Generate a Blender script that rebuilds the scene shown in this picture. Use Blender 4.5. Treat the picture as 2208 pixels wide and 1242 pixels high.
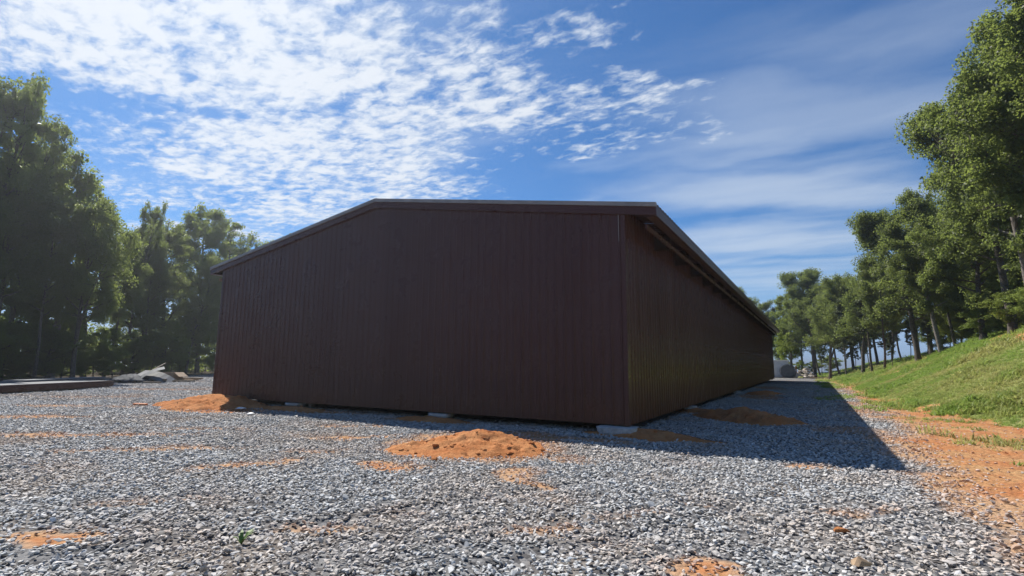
import bpy, bmesh, math, random
import numpy as np
from mathutils import Vector, Matrix

for o in list(bpy.data.objects):
    bpy.data.objects.remove(o, do_unlink=True)
scene = bpy.context.scene
COL = scene.collection
R2D = math.degrees

# ------------------------------------------------------------------ camera
F_PX, YAW, PITCH, ROLL = 1113.0, 0.526, 0.144, 0.009     # fitted on the barn's corners (2208 px wide photograph)
CAM = np.array([3.473, -10.953, 1.292])


def cam_axes():
    f = np.array([-math.sin(YAW) * math.cos(PITCH), math.cos(YAW) * math.cos(PITCH), math.sin(PITCH)])
    r = np.array([math.cos(YAW), math.sin(YAW), 0.0])
    u = np.cross(r, f)
    return r * math.cos(ROLL) + u * math.sin(ROLL), -r * math.sin(ROLL) + u * math.cos(ROLL), f


CR, CU, CF = cam_axes()
cam_data = bpy.data.cameras.new('camera')
cam_data.sensor_width = 36.0
cam_data.lens = 36.0 * F_PX / 2208.0
cam_data.clip_start = 0.1
cam_data.clip_end = 12000.0
cam = bpy.data.objects.new('camera', cam_data)
cam.matrix_world = Matrix(((CR[0], CU[0], -CF[0], CAM[0]), (CR[1], CU[1], -CF[1], CAM[1]),
                           (CR[2], CU[2], -CF[2], CAM[2]), (0, 0, 0, 1)))
COL.objects.link(cam)
scene.camera = cam

# ------------------------------------------------------------------ sun, sky, exposure
SUN = Vector((-0.599, 0.225, 0.769)).normalized()
SUN_EL = math.asin(SUN.z)
SUN_AZ = math.atan2(SUN.x, SUN.y)          # clockwise from +Y
sun_data = bpy.data.lights.new('sun', 'SUN')
sun_data.energy = 5.0
sun_data.angle = math.radians(0.5)
sun_data.color = (1.0, 0.95, 0.87)
sun = bpy.data.objects.new('sun', sun_data)
sun.rotation_euler = (-SUN).to_track_quat('-Z', 'Y').to_euler()
COL.objects.link(sun)

scene.view_settings.view_transform = 'Standard'
scene.view_settings.look = 'None'
scene.view_settings.exposure = 0.5
scene.view_settings.gamma = 1.0
scene.view_settings.use_curve_mapping = False
scene.cycles.max_bounces = 8
scene.cycles.transparent_max_bounces = 8
scene.cycles.use_denoising = True
scene.cycles.denoising_input_passes = 'RGB_ALBEDO'
scene.cycles.use_adaptive_sampling = False
scene.cycles.volume_bounces = 0
scene.cycles.sample_clamp_indirect = 4.0

world = bpy.data.worlds.new('World')
scene.world = world
world.use_nodes = True
WN = world.node_tree
WN.nodes.clear()


class NT:
    """small helper for wiring shader nodes"""
    def __init__(self, nt):
        self.nt = nt

    def new(self, kind, **kw):
        n = self.nt.nodes.new(kind)
        for k, v in kw.items():
            setattr(n, k, v)
        return n

    def put(self, sock, v):
        if isinstance(v, bpy.types.NodeSocket):
            self.nt.links.new(v, sock)
        else:
            sock.default_value = v

    def math(self, op, a, b=0.0, c=None, clamp=False):
        n = self.new('ShaderNodeMath', operation=op, use_clamp=clamp)
        self.put(n.inputs[0], a)
        self.put(n.inputs[1], b)
        if c is not None:
            self.put(n.inputs[2], c)
        return n.outputs[0]

    def vmath(self, op, a, b=(0, 0, 0)):
        n = self.new('ShaderNodeVectorMath', operation=op)
        self.put(n.inputs[0], a)
        if op == 'SCALE':
            self.put(n.inputs['Scale'], b)
        else:
            self.put(n.inputs[1], b)
        return n.outputs[0]

    def smooth(self, x, lo, hi, tlo=0.0, thi=1.0, mode='SMOOTHSTEP'):
        n = self.new('ShaderNodeMapRange', interpolation_type=mode)
        self.put(n.inputs['Value'], x)
        for i, v in zip((1, 2, 3, 4), (lo, hi, tlo, thi)):
            self.put(n.inputs[i], v)
        return n.outputs[0]

    def mix(self, f, a, b, blend='MIX'):
        n = self.new('ShaderNodeMix', data_type='RGBA', blend_type=blend)
        self.put(n.inputs[0], f)
        self.put(n.inputs[6], a)
        self.put(n.inputs[7], b)
        return n.outputs[2]

    def noise(self, vec, scale, detail=4.0, rough=0.5, dist=0.0, color=False):
        n = self.new('ShaderNodeTexNoise')
        self.put(n.inputs['Vector'], vec)
        n.inputs['Scale'].default_value = scale
        n.inputs['Detail'].default_value = detail
        n.inputs['Roughness'].default_value = rough
        n.inputs['Distortion'].default_value = dist
        return n.outputs[1 if color else 0]

    def comb(self, x, y, z=0.0):
        n = self.new('ShaderNodeCombineXYZ')
        for s, v in zip(n.inputs, (x, y, z)):
            self.put(s, v)
        return n.outputs[0]


def build_sky():
    w = NT(WN)
    out = w.new('ShaderNodeOutputWorld')
    bg = w.new('ShaderNodeBackground')
    WN.links.new(bg.outputs[0], out.inputs[0])
    bg.inputs['Strength'].default_value = 0.054
    sky = w.new('ShaderNodeTexSky', sky_type='NISHITA')
    sky.sun_disc = False
    sky.sun_elevation = SUN_EL
    sky.sun_rotation = SUN_AZ
    sky.altitude = 300
    sky.air_density = 1.0
    sky.dust_density = 0.4
    sky.ozone_density = 2.0
    tc = w.new('ShaderNodeTexCoord')
    d = tc.outputs['Generated']
    sep = w.new('ShaderNodeSeparateXYZ')
    w.put(sep.inputs[0], d)
    z = w.math('MAXIMUM', sep.outputs[2], 0.02)
    px = w.math('DIVIDE', sep.outputs[0], z)
    py = w.math('DIVIDE', sep.outputs[1], z)
    P = w.comb(px, py, 0.0)
    # altocumulus sheet: a bank with a ragged border, made of small cloudlets
    warp = w.vmath('SCALE', w.vmath('SUBTRACT', w.noise(P, 1.6, 4, 0.55, color=True), (0.5, 0.5, 0.5)), 0.55)
    Q = w.vmath('ADD', P, warp)
    sq = w.new('ShaderNodeSeparateXYZ')
    w.put(sq.inputs[0], Q)
    qx, qy = sq.outputs[0], sq.outputs[1]
    bank = None
    # cx, cy, rx, ry, angle, weight
    for cx, cy, rx, ry, a, wt in BLOBS:
        ca, sa = math.cos(a), math.sin(a)
        ux = w.math('ADD', w.math('MULTIPLY', w.math('SUBTRACT', qx, cx), ca / rx), w.math('MULTIPLY', w.math('SUBTRACT', qy, cy), sa / rx))
        uy = w.math('ADD', w.math('MULTIPLY', w.math('SUBTRACT', qx, cx), -sa / ry), w.math('MULTIPLY', w.math('SUBTRACT', qy, cy), ca / ry))
        r2 = w.math('ADD', w.math('MULTIPLY', ux, ux), w.math('MULTIPLY', uy, uy))
        b = w.math('MULTIPLY', w.smooth(r2, 1.5, 0.15), wt)
        bank = b if bank is None else w.math('MAXIMUM', bank, b)
    n1 = w.noise(Q, 3.0, 3, 0.5)
    warp2 = w.vmath('SCALE', w.vmath('SUBTRACT', w.noise(P, 9.0, 3, 0.5, color=True), (0.5, 0.5, 0.5)), 0.07)
    Q2 = w.vmath('ADD', P, warp2)
    mp = w.new('ShaderNodeMapping')
    w.put(mp.inputs[0], Q2)
    mp.inputs['Rotation'].default_value = (0, 0, 0.55)
    mp.inputs['Scale'].default_value = (0.75, 1.25, 1.0)
    n2 = w.noise(mp.outputs[0], 12.0, 7, 0.56)
    n3 = w.noise(mp.outputs[0], 34.0, 4, 0.6)
    field = w.math('ADD', w.math('MULTIPLY', n2, 1.0), w.math('ADD', w.math('MULTIPLY', n1, 0.55), w.math('MULTIPLY', n3, 0.30)))
    # mean of field about 0.885
    f2 = w.math('ADD', field, w.math('MULTIPLY', w.math('SUBTRACT', bank, 0.62), 0.75))
    cov = w.math('MULTIPLY', w.smooth(f2, 0.87, 1.28), w.smooth(bank, 0.02, 0.35))
    # thin cirrus, streaked
    mc = w.new('ShaderNodeMapping')
    w.put(mc.inputs[0], w.vmath('ADD', P, w.vmath('SCALE', warp, 0.6)))
    mc.inputs['Rotation'].default_value = (0, 0, -0.42)
    mc.inputs['Scale'].default_value = (0.45, 1.15, 1.0)
    c1 = w.noise(mc.outputs[0], 1.25, 6, 0.5)
    cir = w.math('MULTIPLY', w.smooth(c1, 0.42, 0.72, 0.0, 0.45), w.smooth(py, 1.2, 2.6, 0.45, 1.0))
    for cx, cy, rx, ry, a, wt in CIRRUS:
        ca, sa = math.cos(a), math.sin(a)
        ux = w.math('ADD', w.math('MULTIPLY', w.math('SUBTRACT', qx, cx), ca / rx), w.math('MULTIPLY', w.math('SUBTRACT', qy, cy), sa / rx))
        uy = w.math('ADD', w.math('MULTIPLY', w.math('SUBTRACT', qx, cx), -sa / ry), w.math('MULTIPLY', w.math('SUBTRACT', qy, cy), ca / ry))
        r2 = w.math('ADD', w.math('MULTIPLY', ux, ux), w.math('MULTIPLY', uy, uy))
        soft = w.math('MULTIPLY', w.smooth(r2, 1.6, 0.0), w.smooth(c1, 0.30, 0.62, 0.25 * wt, wt))
        cir = w.math('MAXIMUM', cir, soft)
    cov = w.math('MULTIPLY', cov, 0.93)
    thin = w.math('SUBTRACT', 1.0, w.math('MULTIPLY', w.math('SUBTRACT', 1.0, cov), w.math('SUBTRACT', 1.0, cir)), clamp=True)
    skyc = w.mix(1.0, sky.outputs[0], SKY_TINT, 'MULTIPLY')
    # the paler, milky air near the horizon
    skyc = w.mix(w.smooth(sep.outputs[2], 0.0, 0.26, 0.95, 0.0, 'SMOOTHERSTEP'), skyc, (4.4, 6.9, 10.6, 1))
    cl = w.mix(w.smooth(f2, 0.9, 1.35), (8.6, 9.8, 11.2, 1), (10.8, 11.4, 12.2, 1))
    # fade the layers out at the horizon
    thin = w.math('MULTIPLY', thin, w.smooth(sep.outputs[2], 0.0, 0.05))
    col = w.mix(thin, skyc, cl)
    w.put(bg.inputs['Color'], col)


SKY_TINT = (0.50, 0.97, 1.42, 1)
BLOBS = [(-1.62, 0.85, 0.95, 0.62, 0.6, 1.0), (-1.15, 1.50, 0.70, 0.50, 0.9, 0.9), (-2.15, 1.60, 1.15, 0.66, 0.25, 0.95),
         (-2.7, 2.25, 1.5, 0.52, 0.1, 0.85), (-0.58, 1.36, 0.22, 0.16, 0.3, 0.7), (-0.60, 1.80, 0.42, 0.26, 0.5, 0.78),
         (-4.3, 2.2, 1.3, 0.6, 0.2, 0.8), (-0.95, 1.12, 0.36, 0.20, 0.4, 0.75), (-2.2, 0.35, 0.7, 0.4, 0.3, 0.8),
         (-2.65, 1.15, 0.6, 0.5, 0.4, 0.72), (-3.3, 1.65, 0.8, 0.5, 0.3, 0.75), (-0.75, 2.15, 0.7, 0.3, 0.3, 0.62)]
CIRRUS = [(-0.05, 3.3, 1.1, 0.42, 0.45, 0.6), (-0.2, 4.6, 1.5, 0.65, 0.4, 0.65), (0.1, 2.3, 0.8, 0.3, 0.5, 0.35), (-0.6, 6.6, 2.2, 0.9, 0.3, 0.5)]
build_sky()


# ------------------------------------------------------------------ numpy noise
def _hash(ix, iy, seed):
    h = (ix.astype(np.int64) * 374761393 + iy.astype(np.int64) * 668265263 + seed * 974711) & 0x7fffffff
    h = ((h ^ (h >> 13)) * 1274126177) & 0x7fffffff
    h = (h ^ (h >> 16)) & 0xffff
    return h / 65535.0


def vnoise(x, y, seed=0):
    ix, iy = np.floor(x), np.floor(y)
    fx, fy = x - ix, y - iy
    fx, fy = fx * fx * (3 - 2 * fx), fy * fy * (3 - 2 * fy)
    a, b = _hash(ix, iy, seed), _hash(ix + 1, iy, seed)
    c, d = _hash(ix, iy + 1, seed), _hash(ix + 1, iy + 1, seed)
    return (a * (1 - fx) + b * fx) * (1 - fy) + (c * (1 - fx) + d * fx) * fy


def fbm(x, y, seed=0, octs=4, gain=0.5):
    s, a, t = 0.0, 1.0, 0.0
    for k in range(octs):
        s = s + a * vnoise(x * 2 ** k + 17.3 * k, y * 2 ** k - 9.1 * k, seed + k)
        t += a
        a *= gain
    return s / t


def sstep(a, b, x):
    t = np.clip((x - a) / (b - a), 0, 1)
    return t * t * (3 - 2 * t)


# ------------------------------------------------------------------ terrain
W, L = 15.24, 46.79
FOOT_Y = [-60, -10, 0, 6.6, 8.8, 10.2, 15, 22, 57, 90, 140]
FOOT_X = [9.6, 9.3, 8.7, 7.8, 7.3, 6.6, 5.9, 5.45, 4.9, 4.5, 4.5]
CREST_H_Y = [-60, 5, 20, 33, 53, 90, 140]
CREST_H = [3.7, 3.75, 3.6, 2.95, 2.35, 1.95, 0.8]
EDGE_Y = [-60, -9, -5.5, -4.5, -3.2, -1, 5.4, 13.5, 21, 40, 58]
EDGE_X = [4.9, 4.7, 4.65, 4.6, 4.65, 4.75, 4.9, 5.0, 4.95, 4.8, 4.4]


def ground_z(x, y):
    x = np.asarray(x, float)
    y = np.asarray(y, float)
    xf = np.interp(y, FOOT_Y, FOOT_X)
    H = np.interp(y, CREST_H_Y, CREST_H)
    u = (x - xf) / 7.0
    uc = np.clip(u, 0, 1)
    S = 0.8 * uc + 0.2 * uc * uc * (3 - 2 * uc)
    z = -0.2 + H * S - 0.05 * np.clip(x - xf - 8.0, 0, 40) - 0.1 * np.clip(x - xf - 22.0, 0, 60)
    z = z + (fbm(x * 0.5, y * 0.5, 3, 3) - 0.5) * (0.05 + 0.14 * sstep(0, 0.5, u)) * 1.2
    z = z + 0.35 * sstep(62, 72, y) * (1 - sstep(0, 1, u)) - 1.5 * sstep(80, 110, y) * (1 - sstep(0, 1, u))
    r = np.hypot(x + 5, y - 15)
    for off in (-0.85, 0.85):                                           # faint wheel tracks in the gravel
        dd = (x - 1.2 + 0.10 * (y + 6) ** 2 / 4) * 0.87 - (y + 6) * 0.42 - off
        z = z - 0.035 * np.exp(-(dd / 0.13) ** 2) * sstep(-12, -8, y) * sstep(2, -3, y)
    z = z - 65 * sstep(110, 800, r)
    return z


def gz(x, y):
    return float(ground_z(np.array([x]), np.array([y]))[0])


# ------------------------------------------------------------------ clay showing through the gravel
# (x, y, rx, ry, angle, strength): bare or thinly covered spots, measured on the ground
CLAY = [(-1.83, -2.95, 1.6, 1.6, 0.45, 0.8), (-6.5, -6.5, 1.4, 0.22, 0.7, 0.55), (-3.9, -4.9, 0.7, 0.2, 0.6, 0.6), (-5.8, -2.2, 1.0, 0.2, 0.4, 0.6), (-7.5, -5.2, 0.9, 0.15, 0.6, 0.65), (0.2, -3.4, 0.5, 0.25, 0.2, 0.5), (-0.4, -7.6, 0.5, 0.12, 0.6, 0.5),
        (-2.25, -9.15, 0.42, 0.12, 0.5, 1.0), (-3.6, -6.1, 0.75, 0.22, 0.9, 0.85), (-4.6, -3.3, 0.9, 0.22, 0.5, 0.9), (-1.9, -5.1, 0.55, 0.33, 0.3, 0.9),
        (-0.05, -4.6, 0.35, 0.5, 0.2, 0.7), (0.3, -4.9, 0.25, 0.2, 0.2, 0.8), (3.3, -1.95, 0.45, 0.2, 0.2, 0.85), (2.6, -6.85, 0.35, 0.10, 0.4, 0.9),
        (1.2, -6.5, 0.45, 0.2, 0.9, 0.55), (-9.2, -6.2, 1.7, 0.30, 0.6, 0.75), (-14.1, -5.5, 1.8, 0.5, 0.6, 0.8), (-8.0, -4.4, 1.2, 0.22, 0.6, 0.5),
        (-12.5, -7.6, 1.5, 0.3, 0.6, 0.5), (-2.6, -7.9, 0.8, 0.2, 0.6, 0.35), (-5.8, -5.6, 0.9, 0.2, 0.6, 0.5), (-17.0, -3.6, 2.4, 0.4, 0.5, 0.6),
        (3.9, 3.6, 0.9, 0.6, 1.2, 0.7), (-3.1, -2.4, 0.8, 0.25, 0.4, 0.7), (-1.0, -1.2, 1.6, 0.4, 0.0, 0.8), (-5.0, -0.35, 1.4, 0.35, 0.1, 0.9),
        (-9.7, -0.3, 2.2, 0.4, 0.15, 0.95), (-12.3, -1.6, 1.7, 0.9, 0.3, 1.0), (0.9, 6.6, 1.4, 0.8, 0.6, 0.9), (1.1, 16.5, 1.0, 2.2, 0.1, 0.8),
        (0.9, 27.0, 0.8, 2.5, 0.1, 0.7), (-21, -1.2, 2.6, 0.4, 0.5, 0.5), (-25, 3.0, 3.0, 0.7, 0.5, 0.5), (1.9, -5.6, 0.5, 0.15, 0.7, 0.4), (3.7, -4.5, 0.5, 0.2, 0.8, 0.45)]


def clay_cover(x, y):
    """0 where gravel lies thick, 1 where the clay is bare"""
    wx = x + (fbm(x * 1.7, y * 1.7, 41, 4) - 0.5) * 0.9
    wy = y + (fbm(x * 1.7, y * 1.7, 57, 4) - 0.5) * 0.9
    c = np.zeros_like(x)
    for cx, cy, rx, ry, a, s in CLAY:
        rx, ry, s = rx * 0.92, ry * 0.92, s
        ca, sa = math.cos(a), math.sin(a)
        ux = ((wx - cx) * ca + (wy - cy) * sa) / rx
        uy = (-(wx - cx) * sa + (wy - cy) * ca) / ry
        c = np.maximum(c, s * sstep(1.9, 0.35, ux * ux + uy * uy))
    ex = np.interp(y, EDGE_Y, EDGE_X)
    j = (fbm(x * 0.9, y * 0.9, 77, 4) - 0.5) * 2.2
    strip = sstep(-0.9, 0.9, x - ex + j)
    sp = 0.30 * sstep(0.50, 0.72, fbm(x * 0.55, y * 0.8, 91, 4))
    return np.clip(np.maximum(np.maximum(c, strip), sp), 0, 1)


def grass_cover(x, y):
    xf = np.interp(y, FOOT_Y, FOOT_X)
    j = (fbm(x * 0.8, y * 0.8, 13, 4) - 0.5) * np.interp(y, [8, 25], [1.6, 0.5])
    g = sstep(-0.15, 0.75, x - xf + j)
    g = np.maximum(g, sstep(61.5, 64, y + j))
    bald = sstep(0.56, 0.70, fbm(x * 0.45 + 3, y * 0.16, 29, 4)) * 0.75
    u = (x - xf) / 7.0
    bald = np.maximum(bald, 0.55 * np.exp(-((u - 0.72) / 0.16) ** 2) * sstep(30, 12, y))
    return np.clip(g * (1 - bald), 0, 1)


WOOD_Y = [-80, -12, -4, 4, 10, 20, 40, 60, 90, 140]
WOOD_X = [-38, -37, -37.5, -41, -45, -51, -57, -57, -54, -54]


def litter_cover(x, y):
    xe = np.interp(y, WOOD_Y, WOOD_X)
    j = (fbm(x * 0.5, y * 0.5, 113, 3) - 0.5) * 2.5
    return np.maximum(sstep(0.5, -1.5, x - xe + j), sstep(13.5, 16, x) * sstep(-30, -10, y) * 0.6)


# ------------------------------------------------------------------ materials
def new_mat(name):
    m = bpy.data.materials.new(name)
    m.use_nodes = True
    nt = m.node_tree
    nt.nodes.clear()
    h = NT(nt)
    out = h.new('ShaderNodeOutputMaterial')
    b = h.new('ShaderNodeBsdfPrincipled')
    nt.links.new(b.outputs[0], out.inputs[0])
    return m, h, b, out


def bump(h, b, height, strength=0.4, dist=0.02):
    n = h.new('ShaderNodeBump')
    n.inputs['Strength'].default_value = strength
    n.inputs['Distance'].default_value = dist
    h.put(n.inputs['Height'], height)
    h.put(b.inputs['Normal'], n.outputs[0])


def rgba(c):
    return (c[0], c[1], c[2], 1.0)


def mat_mottled(name, c1, c2, scale=6.0, rough=0.7, bump_s=0.2, bump_scale=40.0, metal=0.0, spec=0.5):
    m, h, b, _ = new_mat(name)
    P = h.new('ShaderNodeTexCoord').outputs['Object']
    n = h.noise(P, scale, 5, 0.6)
    h.put(b.inputs['Base Color'], h.mix(h.smooth(n, 0.3, 0.7), rgba(c1), rgba(c2)))
    b.inputs['Roughness'].default_value = rough
    b.inputs['Metallic'].default_value = metal
    b.inputs['Specular IOR Level'].default_value = spec
    if bump_s:
        bump(h, b, h.noise(P, bump_scale, 4, 0.6), bump_s, 0.01)
    return m


def mat_panel(name, c, rough=0.29):
    """painted steel sheeting: faint dust and streaks, differs a little from panel to panel"""
    m, h, b, _ = new_mat(name)
    P = h.new('ShaderNodeTexCoord').outputs['Object']
    oi = h.new('ShaderNodeObjectInfo')
    mp = h.new('ShaderNodeMapping')
    h.put(mp.inputs[0], h.vmath('ADD', P, h.vmath('SCALE', h.comb(oi.outputs['Random'], oi.outputs['Random'], 0.0), 37.0)))
    mp.inputs['Scale'].default_value = (6.0, 6.0, 0.5)
    streak = h.noise(mp.outputs[0], 1.0, 5, 0.6)
    blot = h.noise(P, 1.3, 4, 0.6)
    k = h.math('ADD', h.math('MULTIPLY', streak, 0.35), h.math('MULTIPLY', oi.outputs['Random'], 0.30))
    base = h.mix(k, rgba(c), rgba((c[0] * 1.35 + 0.012, c[1] * 1.5 + 0.012, c[2] * 1.45 + 0.012)))
    sx = h.new('ShaderNodeSeparateXYZ')
    h.put(sx.inputs[0], P)
    splash = h.math('MULTIPLY', h.smooth(h.math('ADD', sx.outputs[2], h.math('MULTIPLY', blot, -0.5)), 0.5, -0.35), 0.4)
    base = h.mix(splash, base, (0.16, 0.07, 0.035, 1))
    h.put(b.inputs['Base Color'], base)
    h.put(b.inputs['Roughness'], h.smooth(blot, 0.3, 0.7, rough - 0.05, rough + 0.12))
    mp2 = h.new('ShaderNodeMapping')
    h.put(mp2.inputs[0], P)
    mp2.inputs['Scale'].default_value = (1.5, 1.5, 0.7)
    b.inputs['Specular IOR Level'].default_value = 0.24
    return m


def mat_leaf(name, c1, c2, c3, trans=0.35):
    m, h, b, out = new_mat(name)
    at = h.new('ShaderNodeAttribute', attribute_name='tint')
    oi = h.new('ShaderNodeObjectInfo')
    sp = h.new('ShaderNodeSeparateColor')
    h.put(sp.inputs[0], at.outputs['Color'])
    col = h.mix(sp.outputs[0], rgba(c1), rgba(c2))
    col = h.mix(h.math('MULTIPLY', sp.outputs[1], 0.55), col, rgba(c3))
    col = h.mix(h.math('MULTIPLY', oi.outputs['Random'], 0.30), col, (c2[0] * 1.1, c2[1] * 0.85, c2[2] * 0.8, 1))
    h.put(b.inputs['Base Color'], col)
    b.inputs['Roughness'].default_value = 0.5
    b.inputs['Specular IOR Level'].default_value = 0.3
    tr = h.new('ShaderNodeBsdfTranslucent')
    h.put(tr.inputs['Color'], h.mix(0.6, col, (0.34, 0.42, 0.09, 1)))
    mx = h.new('ShaderNodeMixShader')
    mx.inputs[0].default_value = trans
    h.nt.links.new(b.outputs[0], mx.inputs[1])
    h.nt.links.new(tr.outputs[0], mx.inputs[2])
    h.nt.links.new(mx.outputs[0], out.inputs[0])
    return m


def mat_instanced(name, rough=0.8, attr='tone', trans=0.0):
    """colour is carried by each scattered piece"""
    m, h, b, out = new_mat(name)
    at = h.new('ShaderNodeAttribute', attribute_name=attr, attribute_type='INSTANCER')
    P = h.new('ShaderNodeTexCoord').outputs['Object']
    n = h.noise(P, 1.6, 4, 0.65)
    h.put(b.inputs['Base Color'], h.mix(h.smooth(n, 0.25, 0.75, 0.0, 0.5), at.outputs['Color'], h.vmath('SCALE', at.outputs['Color'], 0.55)))
    b.inputs['Roughness'].default_value = rough
    if trans:
        tr = h.new('ShaderNodeBsdfTranslucent')
        h.put(tr.inputs['Color'], at.outputs['Color'])
        mx = h.new('ShaderNodeMixShader')
        mx.inputs[0].default_value = trans
        h.nt.links.new(b.outputs[0], mx.inputs[1])
        h.nt.links.new(tr.outputs[0], mx.inputs[2])
        h.nt.links.new(mx.outputs[0], out.inputs[0])
    return m


def mat_clay(name):
    m, h, b, _ = new_mat(name)
    P = h.new('ShaderNodeNewGeometry').outputs['Position']
    n = h.noise(P, 1.7, 6, 0.62)
    n2 = h.noise(P, 11.0, 6, 0.65)
    col = h.mix(h.smooth(n, 0.3, 0.7), (0.48, 0.185, 0.065, 1), (0.56, 0.27, 0.115, 1))
    col = h.mix(h.smooth(n2, 0.45, 0.75, 0, 0.7), col, (0.36, 0.105, 0.034, 1))
    h.put(b.inputs['Base Color'], col)
    b.inputs['Roughness'].default_value = 0.95
    b.inputs['Specular IOR Level'].default_value = 0.15
    bump(h, b, h.math('ADD', h.noise(P, 16.0, 7, 0.7), h.math('MULTIPLY', h.noise(P, 60, 4, 0.6), 0.3)), 0.9, 0.06)
    return m


def mat_ground():
    m, h, b, _ = new_mat('ground')
    P = h.new('ShaderNodeNewGeometry').outputs['Position']
    at = h.new('ShaderNodeAttribute', attribute_name='cover')
    sp = h.new('ShaderNodeSeparateColor')
    h.put(sp.inputs[0], at.outputs['Color'])
    clay, grass, litter = sp.outputs[0], sp.outputs[1], sp.outputs[2]
    vo = h.new('ShaderNodeTexVoronoi')
    h.put(vo.inputs['Vector'], P)
    vo.inputs['Scale'].default_value = 14.0
    cellc = h.new('ShaderNodeSeparateColor')
    h.put(cellc.inputs[0], vo.outputs['Color'])
    gr = h.mix(cellc.outputs[0], (0.07, 0.07, 0.073, 1), (0.24, 0.24, 0.24, 1))
    gr = h.mix(h.smooth(h.noise(P, 0.7, 5, 0.6), 0.45, 0.7, 0, 0.45), gr, (0.25, 0.195, 0.145, 1))
    n = h.noise(P, 1.1, 7, 0.62)
    n2 = h.noise(P, 7.0, 7, 0.66)
    cl = h.mix(h.smooth(n, 0.32, 0.68), (0.42, 0.16, 0.058, 1), (0.45, 0.27, 0.125, 1))
    cl = h.mix(h.smooth(n2, 0.42, 0.72, 0, 0.75), cl, (0.27, 0.095, 0.04, 1))
    cl = h.mix(h.smooth(clay, 0.98, 0.55, 0.0, 0.8), cl, (0.44, 0.29, 0.18, 1))
    n3 = h.noise(P, 2.2, 6, 0.65)
    so = h.mix(h.smooth(n3, 0.3, 0.7), (0.16, 0.21, 0.05, 1), (0.25, 0.24, 0.09, 1))
    li = h.mix(h.smooth(n2, 0.35, 0.7), (0.045, 0.034, 0.022, 1), (0.095, 0.07, 0.04, 1))
    # ragged transitions
    e = h.math('MULTIPLY', h.math('SUBTRACT', n2, 0.5), 0.7)
    col = h.mix(h.smooth(h.math('ADD', clay, e), 0.25, 0.55), gr, cl)
    col = h.mix(h.smooth(h.math('ADD', grass, e), 0.25, 0.6), col, so)
    col = h.mix(h.smooth(h.math('ADD', litter, e), 0.3, 0.7), col, li)
    h.put(b.inputs['Base Color'], col)
    b.inputs['Roughness'].default_value = 0.95
    b.inputs['Specular IOR Level'].default_value = 0.2
    hh = h.math('ADD', h.math('MULTIPLY', vo.outputs['Distance'], -0.6), h.math('ADD', n2, h.math('MULTIPLY', h.noise(P, 30, 4, 0.6), 0.4)))
    bump(h, b, hh, 0.8, 0.05)
    return m


M = {}
M['ground'] = mat_ground()
M['clay'] = mat_clay('clay')
M['steel'] = mat_panel('burgundy_steel', (0.066, 0.0255, 0.0205))
M['roof'] = mat_panel('roof_steel', (0.07, 0.036, 0.034), 0.33)
M['trim'] = mat_mottled('trim_steel', (0.075, 0.042, 0.034), (0.10, 0.058, 0.046), 2.0, 0.4, 0.05, 8)
M['roof_edge'] = mat_mottled('roof_edge', (0.22, 0.205, 0.19), (0.29, 0.27, 0.25), 3.0, 0.4, 0.05, 8)  # pale base colour imitates sky reflection and glint on the trim
M['dark_trim'] = mat_mottled('dark_trim_steel', (0.035, 0.022, 0.018), (0.05, 0.032, 0.026), 2.0, 0.5, 0.05, 8)
M['timber'] = mat_mottled('timber', (0.30, 0.20, 0.12), (0.40, 0.29, 0.18), 5.0, 0.8, 0.3, 25)
M['old_timber'] = mat_mottled('old_timber', (0.13, 0.105, 0.08), (0.22, 0.18, 0.135), 5.0, 0.85, 0.3, 25)
M['concrete'] = mat_mottled('concrete', (0.34, 0.34, 0.34), (0.55, 0.54, 0.52), 9.0, 0.9, 0.8, 22)
M['bark'] = mat_mottled('bark', (0.055, 0.045, 0.036), (0.13, 0.11, 0.09), 9.0, 0.9, 0.8, 22)
M['pale_bark'] = mat_mottled('pale_bark', (0.12, 0.10, 0.085), (0.24, 0.21, 0.18), 7.0, 0.9, 0.8, 20)
M['leaf_mid'] = mat_leaf('leaf_mid', (0.050, 0.078, 0.026), (0.135, 0.182, 0.052), (0.20, 0.22, 0.065), 0.58)
M['leaf_dark'] = mat_leaf('leaf_dark', (0.044, 0.068, 0.027), (0.115, 0.152, 0.050), (0.16, 0.18, 0.06), 0.55)
M['leaf_bright'] = mat_leaf('leaf_bright', (0.07, 0.11, 0.026), (0.165, 0.222, 0.048), (0.22, 0.25, 0.06), 0.58)
M['leaf_russet'] = mat_leaf('leaf_russet', (0.15, 0.115, 0.035), (0.21, 0.155, 0.05), (0.24, 0.15, 0.055), 0.48)
M['needle'] = mat_leaf('needle', (0.036, 0.054, 0.024), (0.065, 0.085, 0.034), (0.09, 0.10, 0.04), 0.2)
M['stone'] = mat_instanced('gravel_stone', 0.75)
M['blade'] = mat_instanced('grass_blade', 0.6, trans=0.5)
M['white_paint'] = mat_mottled('white_paint', (0.62, 0.62, 0.60), (0.75, 0.75, 0.73), 3.0, 0.5, 0.05, 10)
M['grey_tarp'] = mat_mottled('grey_tarp', (0.12, 0.122, 0.128), (0.22, 0.222, 0.226), 2.0, 0.75, 0.3, 6, spec=0.2)
M['blue_tarp'] = mat_mottled('blue_tarp', (0.03, 0.036, 0.048), (0.055, 0.062, 0.075), 2.0, 0.75, 0.3, 6, spec=0.2)
M['galvanised'] = mat_mottled('galvanised', (0.13, 0.135, 0.14), (0.22, 0.225, 0.23), 3.0, 0.7, 0.1, 10, spec=0.2)
M['tank'] = mat_mottled('tank_grey', (0.10, 0.11, 0.12), (0.15, 0.16, 0.17), 3.0, 0.55, 0.1, 10)
M['card'] = mat_mottled('card', (0.30, 0.21, 0.14), (0.40, 0.30, 0.20), 4.0, 0.85, 0.1, 10)
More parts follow.
